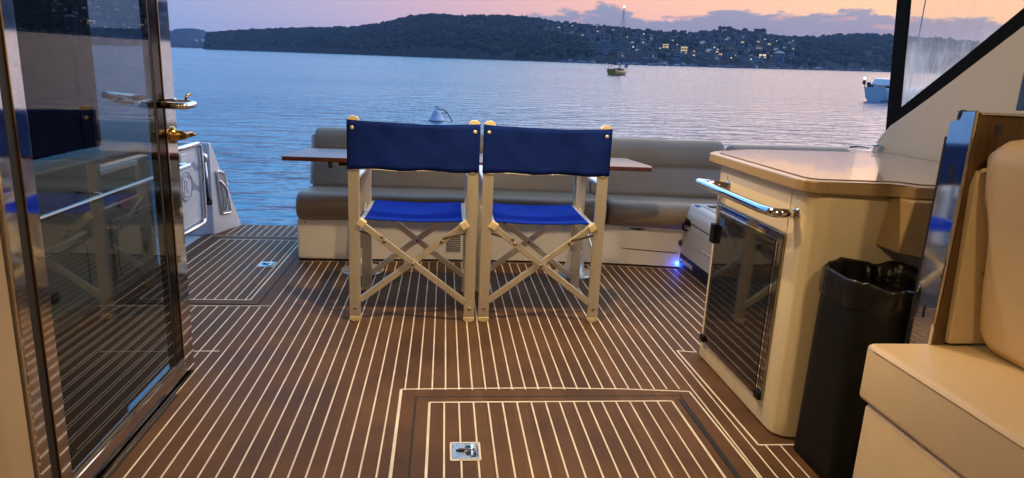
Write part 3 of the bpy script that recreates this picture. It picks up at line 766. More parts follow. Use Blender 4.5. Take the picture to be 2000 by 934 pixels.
a, e = sight(1706, 197); R_ = 51.0
t = thing('yacht', 'white yacht with raised stern gear partly hidden behind the black curtain edge', 'sailboat', boat=False)
hull_mesh(8.5, 2.4, .95, .25, .7).out('hull', M['whull'], t)
q = MB(); q.box((-1.0, .35, .93), (1.0, 7.0, .98)); q.out('deck', M['lidgrey'], t)
q = MB(); q.prism([(1.2, .98), (3.2, .98), (3.0, 1.35), (1.35, 1.35)], 0, -.8, .8, .08); q.out('cabin', M['whull'], t)
q = MB(); q.prism([(.9, 1.3), (1.35, 1.75), (2.0, 1.82), (2.0, 1.76), (1.42, 1.68), (1.0, 1.28)], 0, -.8, .8); q.out('spray_hood', M['whull'], t)
q = MB(); q.box((-.95, .5, .98), (-.6, 1.0, 1.3), .05); q.box((.5, .5, .98), (.9, 1.0, 1.25), .05); q.out('cockpit_locker', M['dkfit'], t)
q = MB(); q.tube([(0, 6.2, .95), (0, 6.2, 9)], .05, 8); mst = q.out('mast', M['mast'], t)
q = MB(); q.tube([(-.95, .2, .9), (-1.0, .1, 1.55)], .03, 6); q.tube([(-1.0, .1, 1.3), (-.6, .2, 1.3), (0, .1, 1.32)], .022, 6); q.box((-1.12, .0, 1.3), (-.92, .2, 1.62), .03); q.box((-.78, .02, 1.25), (-.5, .22, 1.48), .05); q.out('stern_rail', M['dkfit'], t)
q = MB(); q.lathe([(.03, -.06), (.08, -.03), (.08, .04), (.03, .08)], (-1.02, .1, 1.78), 10); q.out('stern_light', M['anchorlight'], t)
t.location = polar(a, R_, 0.0); t.rotation_euler = (0, 0, radians(-34-24)); t.scale = (.82, .82, .82)

sb = thing('moored_sailboat', 'tiny sailboat with a thin bare mast moored below the wooded shore', 'sailboat', boat=False, group='sailboats moored along the far shore')
hull_mesh(7, 2.3, .85, .25, .7).out('hull', M['mhull'], sb)
q = MB(); q.box((-.7, 2.4, .8), (.7, 4.8, 1.3), .1, 2); q.out('cabin', M['mhull'], sb)
q = MB(); q.tube([(0, 3.9, .8), (0, 3.9, 9.2)], [.09, .06], 6); q.out('mast', M['mast'], sb)
q = MB(); q.tube([(0, 3.8, 1.7), (0, .8, 1.7)], .13, 6); q.out('boom_cover', M['bluecover'], sb)
mb_ = thing('moored_motorboat', 'tiny low motorboat with cabin moored below the wooded shore', 'motorboat', boat=False, group='motorboats moored along the far shore')
hull_mesh(7, 2.5, .9, .2, .85).out('hull', M['mhull'], mb_)
q = MB(); q.prism([(1.8, .9), (5.2, .9), (4.3, 1.9), (2.2, 2.0)], 0, -.9, .9, .1); q.out('cabin', M['mhull'], mb_)
q = MB(); q.box((-.92, 2.3, 1.35), (.92, 3.9, 1.75)); q.out('window', M['hdark'], mb_)
rr = random.Random(21); ns = nm_ = 0
for px in [1091, 1124, 1160, 1233, 1249, 1264, 1288, 1312, 1384, 1414, 1437, 1503, 1540, 1575, 1604, 1617, 1640, 1667, 1684, 1698, 1711, 1850]:
    a, e = sight(px, 125); h = sb if ns == 0 else dup(sb); ns += 1
    h.location = polar(a, shore(a)-rr.uniform(12, 45), 0); h.rotation_euler = (0, 0, rr.uniform(0, 6.28)); s_ = rr.uniform(.75, 1.05); h.scale = (s_, s_, s_*rr.uniform(.85, 1.1))
for px in [1115, 1152, 1306, 1340, 1296, 1362, 1456, 1474, 1562, 1590, 1612, 1658, 1674, 1704, 1790]:
    a, e = sight(px, 125); h = mb_ if nm_ == 0 else dup(mb_); nm_ += 1
    h.location = polar(a, shore(a)-rr.uniform(8, 30), 0); h.rotation_euler = (0, 0, rr.uniform(0, 6.28)); s_ = rr.uniform(.7, 1.1); h.scale = (s_, s_, s_)

a, e = sight(853, 236); R_ = EYE_W/tan(radians(-e))
t = thing('mooring_buoy', 'lilac conical mooring buoy with ring and trailing rope behind the chairs', 'buoy', boat=False)
q = MB(); q.lathe([(.02, -.12), (.22, -.1), (.255, .0), (.26, .03), (.235, .055), (.19, .14), (.14, .25), (.10, .33), (.05, .37), (.0, .375)], (0, 0, 0), 28); q.out('float', M['buoy'], t)
q = MB(); q.lathe([(.24, -.03), (.264, -.01), (.266, .015), (.24, .02)], (0, 0, 0), 28); q.out('waterline_band', M['dkfit'], t)
q = MB(); q.tube([(.045*cos(k*pi/8), 0, .42+.05*sin(k*pi/8)) for k in range(16)], .012, 8, closed=True); q.out('ring', M['dkfit'], t)
q = MB(); q.tube(smoothed([(.0, 0, .39), (.1, -.02, .36), (.22, 0, .37), (.34, .02, .27), (.45, 0, .10), (.52, 0, -.03)], 3), .017, 8)
q.tube(smoothed([(.06, 0, .30), (.15, 0, .24), (.28, 0, .26), (.36, .02, .25)], 3), .012, 8); q.out('rope', M['rope'], t)
t.location = polar(a, R_, .0)

# ------------------------------------------------------------------ the setting: deck and hull of the boat we stand on
deck = MB()
CW = .0056
deck.mi = 0
deck.poly([(-1.62, -3.2, 0), (2.35, -3.2, 0), (2.35, 4.62, 0), (-1.62, 4.62, 0)])
deck.poly([(-1.62, 4.62, 0), (2.35, 4.62, 0), (2.2, 4.95, 0), (-1.47, 4.95, 0)])
deck.mi = 1
ZC = .0012
def strip(b_, p, q_, w=CW, z=ZC):
    p = Vector((*p, z)); q_ = Vector((*q_, z)); t_ = (q_-p).normalized(); n_ = Vector((-t_.y, t_.x, 0))*w/2
    b_.poly([p-n_, q_-n_, q_+n_, p+n_])
def bench_front(x): return float(np.interp(x, [-.872, -.658, .12, 1.04, 1.49, 2.3], [4.007, 4.012, 4.052, 4.034, 3.957, 3.75]))
X0 = .024
for k in range(-33, 48):
    x = X0 + .0499*k
    if x > 1.92: break
    y1 = bench_front(x)-.018; y0 = -1.2
    if x < -.86:
        y1 = 3.175
    if x < -1.0: y0 = 1.9
    segs = [(y0, y1)]
    if -.139 < x < .955: segs = [(2.286 - .006*((x-.4)/.55)**2*4 if False else 2.28, y1)]
    if 1.035 < x < 1.12: segs = [(y0, 1.872), (2.64, y1)]
    elif x >= 1.12: segs = [(y0, 1.872), (2.63, y1)]
    for s_ in segs: strip(deck, (x, s_[0]), (x, s_[1]))
    if x < -1.0 and x > -1.5: strip(deck, (x, 4.60), (x, 4.93))
for x in np.arange(-1.0, -.86, .0499): strip(deck, (float(x), 4.60), (float(x), 4.93))
pf = [(x, bench_front(x)-.02) for x in (-.86, -.6, -.3, 0, .3, .6, .9, 1.2, 1.49)]
for p, q_ in zip(pf, pf[1:]): strip(deck, p, q_, .005)
# frame lines round the engine-room hatch, the console and the quarter hatch
ho = [(-.128, .5), (-.137, 2.262), (-.139, 2.286), (.15, 2.291), (.4, 2.292), (.7, 2.281), (.953, 2.258), (.963, 1.69), (.975, .5)]
strip(deck, ho[0], ho[2], .010, ZC+.0004)
for p, q_ in zip(ho[2:], ho[3:]): strip(deck, p, q_, .0075, ZC+.0004)
for p, q_ in [((1.04, 2.648), (1.115, 2.632)), ((1.04, 2.65), (1.048, 1.875)), ((1.048, 1.875), (1.9, 1.868))]: strip(deck, p, q_, .0075, ZC+.0004)
strip(deck, (-1.62, 3.165), (-.83, 3.183), .007, ZC+.0004)
strip(deck, (-1.56, 3.17), (-1.56, 4.59), .006, ZC+.0004); strip(deck, (-1.56, 4.585), (-.88, 4.615), .006, ZC+.0004)
strip(deck, (-1.35, 2.625), (-.895, 2.633), .0075, ZC+.0004)
deck.mi = 2
strip(deck, (1.06, 2.10), (1.13, 2.10), .002, ZC); strip(deck, (1.09, 2.55), (1.14, 2.55), .005, ZC); strip(deck, (1.09, 2.58), (1.13, 2.582), .003, ZC)
o = deck.out('deck', [M['teak'], M['caulk'], M['gap']]); o['kind'] = 'structure'; BOAT.append(o)
b = MB()
b.prism([(-1.95, -8), (2.6, -8), (2.6, 4.3), (2.2, 4.93), (-1.47, 4.93), (-1.95, 4.5)], 2, -.16, -.012)
b.prism([(-1.9, -8), (2.55, -8), (2.5, 4.3), (-1.85, 4.3)], 2, -1.4, -.17)
o = b.out('hull', M['hull']); o['kind'] = 'structure'; BOAT.append(o)

# quarter hatch and engine-room hatch, each a lid with its own latch
def hatch(name, label, seam, inner, lines_x, y_in, latch, gapw, latch_rot=0):
    t = thing(name, label, 'hatch', (latch[0], latch[1], 0))
    b_ = MB(); b_.mi = 0
    xs0, xs1, ys0, ys1 = seam
    b_.box((xs0, ys0, -.010), (xs1, ys1, .0022))
    b_.mi = 1
    xi0, xi1, yi0, yi1 = inner; z = .0036
    for p, q_ in (((xi0, yi0), (xi0, yi1)), ((xi1, yi0), (xi1, yi1)), ((xi0, yi1), (xi1, yi1)), ((xi0, yi0), (xi1, yi0))): strip(b_, p, q_, .0085, z+.0004)
    for x in lines_x:
        if abs(x-latch[0]) < .05:
            strip(b_, (x, yi0), (x, latch[1]-.052), CW, z); strip(b_, (x, latch[1]+.052), (x, yi1), CW, z)
        else: strip(b_, (x, yi0), (x, yi1), CW, z)
    b_.mi = 2
    strip(b_, (xs0, ys0), (xs0, ys1), gapw, z-.001); strip(b_, (xs1, ys0), (xs1, ys1), gapw, z-.001); strip(b_, (xs0, ys1), (xs1, ys1), gapw, z-.001); strip(b_, (xs0, ys0), (xs1, ys0), gapw, z-.001)
    b_.out('lid', [M['teak'], M['caulk'], M['gap']], t)
    lx, ly = latch
    q = MB(); q.box((lx-.042, ly-.046, .002), (lx+.042, ly+.046, .0062), .0015, 1)
    pl = q.out('latch', M['steel'], t)
    q = MB()
    for dy in (-.018, .018): q.lathe([(.0105, 0), (.0105, .0006)], (lx+.010, ly+dy, .0063), 14)
    q.box((lx-.030, ly-.007, .0063), (lx-.004, ly+.007, .0069)); q.box((lx+.036, ly-.034, .0063), (lx+.0385, ly+.034, .0068)); q.box((lx+.022, ly-.006, .0103), (lx+.029, ly+.004, .0108)); q.out('latch_recess', M['gap'], pl)
    q = MB(); q.tube(fillet([(lx+.024, ly, .008), (lx+.004, ly, .012), (lx-.022, ly+.002, .010)], .006), [.0035]*9, 8); q.box((lx+.016, ly-.034, .006), (lx+.034, ly+.034, .0102), .0015, 1); q.out('latch_lever', M['chrome_smudged'], pl)
    q = MB(); z = .0028
    for p, q_ in (((lx-.045, ly-.05), (lx+.045, ly-.05)), ((lx-.045, ly+.05), (lx+.045, ly+.05)), ((lx-.045, ly-.05), (lx-.045, ly+.05)), ((lx+.045, ly-.05), (lx+.045, ly+.05))): strip(q, p, q_, .006, .0045)
    q.out('latch_surround', M['caulk'], t)
    return t
hx = [-.033+.0521*k for k in range(1, 17)]
hatch('deck_hatch', 'wide teak hatch in the cockpit sole nearest the camera with a steel latch', (-.082, .905, .7, 2.222), (-.033, .857, .75, 2.178), hx, None, (.085, 1.857), .006)
qx = [-1.468+.0497*k for k in range(1, 11)]
hatch('deck_hatch', 'bluish teak hatch in the quarter beside the stern bench with a small latch', (-1.52, -.893, 3.205, 4.535), (-1.47, -.945, 3.262, 4.49), qx, None, (-1.027, 3.90), .007)
# gas strut channel on the starboard side of the near hatch
q = MB(); q.bar((.893, 2.19, .004), (.905, .8, .004), .012, .004, (0, 0, 1)); solo(q.out('rubber_channel', M['rubber']), 'dark rubber channel along the starboard edge of the near hatch', 'seal')

# ------------------------------------------------------------------ cabin around the camera, cockpit overhang
b = MB()
b.box((-1.9, -3.4, 2.0), (2.5, 3.05, 2.08))           # ceiling and overhang
b.box((-1.9, -3.5, -.0), (2.5, -3.4, 2.0))            # forward bulkhead
b.box((-1.9, -3.4, .0), (-1.82, 1.3, 2.0)); b.box((2.42, -3.4, .0), (2.5, 1.3, 2.0))
o = b.out('cabin_shell', M['lining']); o['kind'] = 'structure'; BOAT.append(o)
M['lens'] = mat('warm lamp lens', (1, .8, .5), .4, emit=(1, .72, .42), es=6)
WARM = (1.0, .70, .35)
def downlight(x, y, watts, label, size=.05, spot=None, aim=(0, 0, -1)):
    t = thing('ceiling_downlight', label, 'ceiling light', (x, y, 2.0))
    q = MB(); q.lathe([(.03, -.012), (.055, -.012), (.06, -.002), (.03, -.002)], (x, y, 2.0), 20); q.out('bezel', M['chrome'], t)
    q = MB(); q.lathe([(.0, -.009), (.03, -.009), (.03, -.003), (0, -.003)], (x, y, 2.0), 20); q.out('lens', M['lens'], t)
    ld = bpy.data.lights.new('downlight', 'SPOT'); ld.energy = watts; ld.color = WARM; ld.shadow_soft_size = size; ld.spot_size = radians(spot or 165); ld.spot_blend = .35
    lo = bpy.data.objects.new('lamp_beam', ld); COL.objects.link(lo); lo.location = (x, y, 1.97); lo.rotation_euler = Vector(aim).to_track_quat('-Z', 'Y').to_euler(); put(lo, t)
downlight(.05, 2.45, 66, 'warm downlight in the cockpit overhang on the door side', .03, 104)
downlight(.5, 2.45, 62, 'warm downlight in the cockpit overhang on the wet bar side', .03, 128, (.50, .42, -1))
downlight(-.35, .35, 64, 'warm saloon downlight nearest the glass door', .05)
downlight(1.0, .2, 46, 'warm saloon downlight above the cream sofa', .05)

# ------------------------------------------------------------------ stern bench
t = thing('stern_bench', 'long taupe cushioned bench on a white base across the stern', 'bench', (.4, 4.3, 0))
fp = [(x, bench_front(x)) for x in (-.868, -.6, -.3, 0, .3, .6, .9, 1.2, 1.49, 2.28)]
b = MB(); b.prism(fp + [(2.28, 4.93), (-.88, 4.93)], 2, .012, .262, .012, 2); b.out('base', M['white'], t)
b = MB(); b.prism([(x, y+.02) for x, y in fp] + [(2.26, 4.9), (-.85, 4.9)], 2, .0, .0125); b.out('toe_gap', M['gap'], t)
def dents(mb, amp, sc_):
    for v in mb.bm.verts:
        n_ = noise.noise_vector(v.co*sc_); v.co += Vector((0, n_.y, n_.z))*amp
def seatprof(y): return [(y-.045, .275), (y-.068, .30), (y-.075, .335), (y-.07, .37), (y-.05, .402), (y-.015, .420), (y+.04, .424), (y+.2, .412), (y+.52, .385), (y+.52, .268), (y+.1, .262), (y-.02, .262)]
b = MB(); b.sweep(seatprof(4.03), -.862, 1.018, .03)
for v in b.bm.verts: v.co.y += bench_front(v.co.x)-4.03
dents(b, .006, 4.5)
b.out('seat_cushion', M['vinyl'], t, smooth=True)
b = MB(); b.sweep(seatprof(4.03), 1.026, 2.2, .03)
for v in b.bm.verts: v.co.y += bench_front(v.co.x)-4.03
dents(b, .006, 4.5)
b.out('seat_cushion', M['vinyl'], t, smooth=True)
def backprof(): return [(4.40, .37), (4.415, .42), (4.44, .5), (4.462, .565), (4.470, .578), (4.462, .590), (4.455, .61), (4.458, .66), (4.47, .71), (4.495, .748), (4.53, .766), (4.57, .768), (4.61, .752), (4.635, .715), (4.64, .6), (4.60, .37)]
for x0, x1 in ((-.845, .995), (1.003, 1.955)):
    b = MB(); b.sweep(backprof(), x0, x1, .035); dents(b, .007, 4.0)
    b.out('back_cushion', M['vinyl'], t, smooth=True)
b = MB(); b.sweep([(y+.05, z-.025) for y, z in backprof()], 2.02, 2.9, .035)
for v in b.bm.verts: v.co = Vector((v.co.x, v.co.y-(v.co.x-2.0)*.05, v.co.z+(v.co.x-2)*.015))
b.out('back_cushion', M['vinyl'], t, smooth=True)
b = MB(); b.prism([(-.88, 4.55), (2.26, 4.55), (2.26, 4.92), (-.88, 4.92)], 2, .262, .40, .02); b.out('back_shell', M['white'], t)
b = MB(); b.prism([(4.45, .40), (4.55, .72), (4.6, .72), (4.63, .40)], 0, -.874, -.85, .006, 1); b.out('end_board', M['white'], t)
# locker door outline, vent, screws
b = MB(); YF = 3.995
def onbench(x, z, d=.003): return (x, bench_front(x)-d, z)
b.tube(fillet([onbench(1.12, .245), onbench(1.125, .115), onbench(1.485, .103)], .015), .0022, 6); b.out('locker_outline', M['gap'], t)
b = MB(); b.tube([onbench(1.022, .02), onbench(1.022, .262)], .003, 6); b.out('panel_seam', M['gap'], t)
b = MB(); b.tube([onbench(1.18, .247), onbench(1.23, .243), onbench(1.27, .247)], [.003, .007, .003], 6); b.out('pull_tab', M['rubber'], t)
vg = MB(); vg.box((.015, bench_front(.06)-.006, .055), (.125, bench_front(.06)+.01, .175), .003, 1); vf = vg.out('vent_grille', M['white'], t)
b = MB()
for k in range(8): b.box((.025, bench_front(.06)-.0085, .066+.0125*k), (.115, bench_front(.06)-.0055, .072+.0125*k))
b.out('vent_slot', M['gap'], vf)
b = MB(); b.lathe([(.006, 0), (.006, .004)], onbench(-.82, .24, .001), 10, axis=(0, -1, 0)); b.out('screw', M['bolt'], t)
b = MB(); b.lathe([(.016, 0), (.02, .006), (.02, .018), (.012, .022)], onbench(1.5, .175, .001), 14, axis=(0, -1, 0)); b.out('round_catch', M['dkfit'], t)
# blue courtesy light low on the bench
t = thing('courtesy_light', 'small blue courtesy light glowing low on the bench beside the cool box', 'light', (1.493, 3.95, .035))
M['bluelens'] = mat('blue lit lens', (.2, .4, 1), .3, emit=(.04, .16, 1.0), es=10)
b = MB(); b.lathe([(.010, 0), (.014, .003), (.011, .006), (.0, .007)], onbench(1.492, .035, 0), 14, axis=(0, -1, 0)); b.out('lens', M['bluelens'], t)
ld = bpy.data.lights.new('blue', 'POINT'); ld.energy = .2; ld.color = (.02, .08, 1.0); ld.shadow_soft_size = .008
lo = bpy.data.objects.new('lamp_beam', ld); COL.objects.link(lo); lo.location = (1.485, bench_front(1.485)-.022, .035); put(lo, t)

# ------------------------------------------------------------------ table
t = thing('table', 'varnished mahogany table on two aluminium pedestals behind the blue chairs', 'table', (.16, 3.82, 0))
b = MB(); b.prism([(-.85, 3.615), (1.165, 3.63), (1.185, 3.70), (1.13, 4.05), (-.80, 4.035), (-.865, 3.68)], 2, .658, .682, .005, 2); b.out('tabletop', M['varnish'], t)
for x in (-.46, .80):
    b = MB(); b.lathe([(.0, .0), (.125, .0), (.125, .006), (.11, .014), (.06, .02), (.052, .10), (.042, .13), (.042, .14), (.0, .14)], (x, 3.82, 0), 28); p = b.out('pedestal_base', M['alu'], t)
    b = MB(); b.lathe([(.034, .13), (.034, .655)], (x, 3.82, 0), 24); b.lathe([(.041, .30), (.041, .35)], (x, 3.82, 0), 24); b.out('pedestal', M['alu'], t)
b = MB(); b.box((-.57, 3.70, .63), (.92, 3.74, .657)); b.box((-.57, 3.90, .63), (.92, 3.94, .657)); b.out('apron', M['varnish'], t)
b = MB(); b.box((-.62, 3.66, .62), (-.60, 3.68, .657)); b.out('hook', M['dkfit'], t)

# ------------------------------------------------------------------ director's chairs
def make_chair(label):
    t = thing('director_chair', label, 'chair', (0, 0, 0), group="folding director's chairs at the table")
    PX = .265; PW = .050; PD = .022
    for s_ in (-1, 1):
        x = s_*PX
        b = MB(); b.box((x-PW/2, -PD/2, .02), (x+PW/2, PD/2, .928), .003, 2); p = b.out('rear_leg', M['alu'], t)
        b = MB(); b.prism([(x-PW/2-.001, .924), (x+PW/2+.001, .924), (x+PW/2+.001, .930), (x+PW*.42, .940), (x+PW*.25, .9455), (x, .9475), (x-PW*.25, .9455), (x-PW*.42, .940), (x-PW/2-.001, .930)], 1, -PD/2-.002, PD/2+.002, .0015, 1); b.out('end_cap', M['capcream'], p)
        b = MB(); b.prism([(x-PW/2-.001, .024), (x+PW/2+.001, .024), (x+PW/2+.001, .010), (x+PW*.3, .002), (x, 0), (x-PW*.3, .002), (x-PW/2-.001, .010)], 1, -PD/2-.002, PD/2+.002, .0015, 1); b.out('foot', M['capcream'], p)
        b = MB(); b.lathe([(.008, 0), (.008, .002), (.004, .004)], (x, -PD/2, .066), 12, axis=(0, -1, 0)); b.out('bolt', M['bolt'], p)
        b = MB(); b.box((x-PW/2, .445, .02), (x+PW/2, .467, .662), .003, 2); p = b.out('front_leg', M['alu'], t)
        b = MB(); b.box((x-PW/2-.001, .443, .0), (x+PW/2+.001, .469, .024), .004, 2); b.out('foot', M['capcream'], p)
        b = MB(); b.box((x-PW/2, .012, .664), (x+PW/2, .50, .684), .006, 2); b.out('armrest', M['alu'], t)
        b = MB(); b.bar((x, .005, .30), (x, .44, .47), .018, .006, (1, 0, 0)); b.out('side_brace', M['alu'], t)
        b = MB(); b.bar((s_*.232, .004, .470), (s_*.232, .475, .470), .026, .026, (0, 0, 1), .004); p = b.out('seat_rail', M['alu'], t)
        b = MB(); b.box((s_*.232-.0185, -.020, .4515), (s_*.232+.0185, .008, .4885), .006, 2, rot=Matrix.Rotation(s_*radians(-33), 3, 'Y')); b.out('rail_cap', M['capcream'], p)
        b = MB(); b.bar((s_*.243, -.004, .432), (s_*.135, -.012, .405), .010, .004, (0, 1, 0)); b.out('lock_strut', M['bolt'], t)
        b = MB(); b.tube([(s_*.265, .235, .45), (s_*.25, .235, .475), (s_*.235, .235, .47)], .006, 6); b.out('pivot_pin', M['bolt'], t)
    for y, dz in ((.0, 0), (.445, -.005)):
        for s_ in (-1, 1):
            yy = y + (-.006 if s_ < 0 else .014) + (.0 if y == 0 else .005)
            b = MB(); b.bar((s_*.222, yy, .458), (-s_*.244, yy, .098+dz), .030, .014, (0, 1, 0), .003); p = b.out('cross_leg', M['alu'], t)
            if s_ < 0:
                b = MB(); b.lathe([(.009, 0), (.009, .003), (.004, .006)], (0, yy-.007, .283), 12, axis=(0, -1, 0)); b.out('bolt', M['bolt'], p)
            b = MB(); b.lathe([(.008, 0), (.008, .003), (.004, .005)], (s_*.130, yy-.007, .387), 12, axis=(0, -1, 0)); b.out('bolt', M['bolt'], p)
    # back canvas: sleeves round the posts and a slack sheet between
    b = MB(); n = 40; W = .2915
    def edge_z(u): return .932-.010*sin(pi*(u+1)/2)**.8*(1+.15*sin(5*u)), .7145+.003*sin(7*u)
    nz_ = 10
    G = []
    for side in (0, 1):
        g = []
        for i in range(n+1):
            u = -1+2*i/n; zt, zb = edge_z(u); row = []
            inner = max(0.0, 1-abs(u)/.83)
            for j in range(nz_+1):
                z = zb+(zt-zb)*j/nz_; sag = .010*min(1, inner*3)*(.6+.4*sin(pi*j/nz_)) + .0016*sin(9*u+j*.8)*min(1, inner*4)
                if abs(u) > .83: yy = -.0155 if side == 0 else .0145
                else: yy = -.0155+sag if side == 0 else -.0125+sag
                yy += noise.noise(Vector((u*3.2, z*9, .5)))*.0035*min(1, inner*6)+noise.noise(Vector((u*9+z*14, z*5, 2.5)))*.0016*min(1, inner*6)
                row.append(b.bm.verts.new((u*W, yy, z)))
            g.append(row)
        G.append(g)
    for side in (0, 1):
        for i in range(n):
            for j in range(nz_):
                f = b.face([G[side][i][j], G[side][i+1][j], G[side][i+1][j+1], G[side][i][j+1]])
                if f: f.smooth = True
    for i in range(n):
        for j in (0, nz_): b.face([G[0][i][j], G[0][i+1][j], G[1][i+1][j], G[1][i][j]])
    for i in (0, n):
        for j in range(nz_): b.face([G[0][i][j], G[0][i][j+1], G[1][i][j+1], G[1][i][j]])
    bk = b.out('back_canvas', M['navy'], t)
    for s_ in (-1, 1):
        b = MB(); b.lathe([(.0085, 0), (.0085, .002), (.005, .0045), (0, .005)], (s_*.268, -.0155, .897), 14, axis=(0, -1, 0)); b.out('press_stud', M['snap'], bk)
    b = MB(); b.tube([(-.27+.54*k/14, -.016+.01*min(1, 3*(1-abs(-1+2*k/14)))*.8, .7135+.003*sin(7*(-1+2*k/14))) for k in range(15)], .0016, 5); b.out('frayed_hem', M['snap'], bk)
    # seat canvas
    b = MB(); n = 24; m = 14; g0 = []; g1 = []
    for i in range(n+1):
        u = -1+2*i/n; r0_, r1_ = [], []
        for j in range(m+1):
            v = j/m; ww = .238 if abs(u) < 1 else .243
            y = .012+.465*v; dip = .022*(1-u*u)*(.4+.6*sin(pi*v)); z = .489-dip
            if abs(u) > .99: z = .470
            r0_.append(b.bm.verts.new((u*ww, y, z))); r1_.append(b.bm.verts.new((u*(ww-.003), y, z-.004)))
        g0.append(r0_); g1.append(r1_)
    for g in (g0, g1):
        for i in range(n):
            for j in range(m):
                f = b.face([g[i][j], g[i+1][j], g[i+1][j+1], g[i][j+1]])
                if f: f.smooth = True
    for i in range(n):
        for j in (0, m): b.face([g0[i][j], g0[i+1][j], g1[i+1][j], g1[i][j]])
    for i in (0, n):
        for j in range(m): b.face([g0[i][j], g0[i][j+1], g1[i][j+1], g1[i][j]])
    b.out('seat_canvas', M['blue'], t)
    return t
c1 = make_chair('blue canvas folding chair standing beside the quarter hatch, buoy above its back')
c2 = dup(c1, (.4675, 3.0, 0), radians(.3), label='blue canvas folding chair standing nearer the cool box and the console', boat=True)
c1.location = (-.1315, 2.995, 0); c1.rotation_euler = (0, 0, radians(-.4))

# ------------------------------------------------------------------ cool box
t = thing('cool_box', 'grey portable cool box with black band between bench and console', 'cool box', (1.7, 3.71, 0))
cx0, cx1, cy0, cy1 = 1.50, 1.90, 3.43, 3.955
b = MB(); b.prism([(cx0+.012, .0), (cx0+.0, .03), (cx0+.0, .318), (cx1, .318), (cx1, .03), (cx1-.012, 0)], 1, cy0, cy1, .016, 3); b.out('body', M['grey'], t, smooth=False)
b = MB(); b.prism([(cx0-.006, .322), (cx0-.004, .375), (cx0+.03, .425), (cx1-.03, .425), (cx1, .375), (cx1, .322)], 1, cy0-.006, cy1+.006, .014, 3); lid = b.out('lid', M['lidgrey'], t)
b = MB(); b.box((cx0+.075, cy0+.06, .425), (cx1-.08, cy1-.10, .430), .004, 2); b.out('lid_panel', M['grey'], lid)
b = MB(); b.box((cx0+.10, cy1-.17, .4305), (cx1-.12, cy1-.10, .4335), .002, 1); b.out('lid_lettering_plate', M['black'], lid)
b = MB(); b.box((cx0-.003, cy0+.012, .030), (cx0+.01, cy1-.014, .112), .004, 1); bd = b.out('band', M['black'], t)
mw = Matrix.Translation((cx0-.0036, cy1-.085, .060)) @ Matrix(((0, 0, -1, 0), (-1, 0, 0, 0), (0, 1, 0, 0), (0, 0, 0, 1)))
words('brand_lettering', 'DOMETIC', .036, M['whiteprint'], bd, mw, .0006)
b = MB()
for k in range(2): b.tube([(cx0-.0042, cy1-.035-.02*k, .064), (cx0-.0042, cy1-.045-.02*k, .084), (cx0-.0042, cy1-.055-.02*k, .066)], .0022, 5)
b.out('brand_mark', M['whiteprint'], bd)
b = MB(); b.tube(fillet([(cx0-.008, cy1-.10, .335), (cx0-.035, cy1-.10, .315), (cx0-.035, cy1-.10, .285), (cx0-.006, cy1-.10, .272)], .01), .006, 8); b.box((cx0-.014, cy1-.135, .305), (cx0-.002, cy1-.065, .345), .004, 2); b.out('latch', M['black'], t)
b = MB(); b.box((cx0-.005, cy1-.30, .20), (cx0+.004, cy1-.15, .295), .004, 2); b.box((cx0-.007, cy0+.03, .205), (cx0+.004, cy1-.36, .215), .003, 1); b.out('side_panel', M['grey'], t)
b = MB(); b.box((cx0+.035, cy1-.12, .4255), (cx0+.065, cy1-.06, .429), .002, 1); b.out('lid_badge', M['bluecover'], lid)

# ------------------------------------------------------------------ wet bar
t = thing('wet_bar', 'cream wet bar with tan stone top, smoked glass fridge door and chrome rail', 'wet bar', (1.5, 2.3, 0))
b = MB(); b.prism([(1.12, 2.60), (1.12, 1.965), (1.128, 1.94), (1.15, 1.918), (1.19, 1.91), (2.05, 1.91), (2.05, 2.60)], 2, .004, .838, .006, 2); b.out('cabinet', M['cream'], t)
b = MB(); b.prism([(1.20, 1.909), (1.36, 1.909), (1.36, 1.9085), (1.20, 1.9085)], 2, .01, .02); b.out('skirting', M['cream'], t)
ct = [(1.085, 2.645), (1.085, 1.945), (1.095, 1.915), (1.125, 1.888), (1.36, 1.885), (1.40, 1.83), (2.04, 1.80), (2.04, 2.92), (1.35, 2.86), (1.13, 2.71)]
b = MB(); b.prism(ct, 2, .838, .876, .006, 3); b.out('countertop', M['stone'], t)
ins = [(1.12, 2.62), (1.12, 1.965), (1.128, 1.94), (1.15, 1.925), (1.40, 1.92), (1.44, 1.87), (2.02, 1.84), (2.02, 2.895), (1.37, 2.83), (1.16, 2.69)]
b = MB(); b.prism(ins, 2, .8755, .8785, .001, 1); b.out('counter_inlay', M['stone_top'], t)
b = MB(); b.tube([(p[0], p[1], .8772) for p in ins], .0022, 5, closed=True); b.out('inlay_groove', M['hroof'], t)
b = MB(); b.prism([(1.352, .680), (1.375, .838), (2.03, .838), (2.03, .60), (1.50, .655)], 1, 1.795, 1.9085, .006, 2); b.out('sink_surround', M['stone'], t)
b = MB(); b.prism([(1.50, 1.865), (1.95, 1.855), (1.95, 1.98), (1.56, 1.96)], 2, .8788, .8796); b.out('sink', M['hroof'], t)
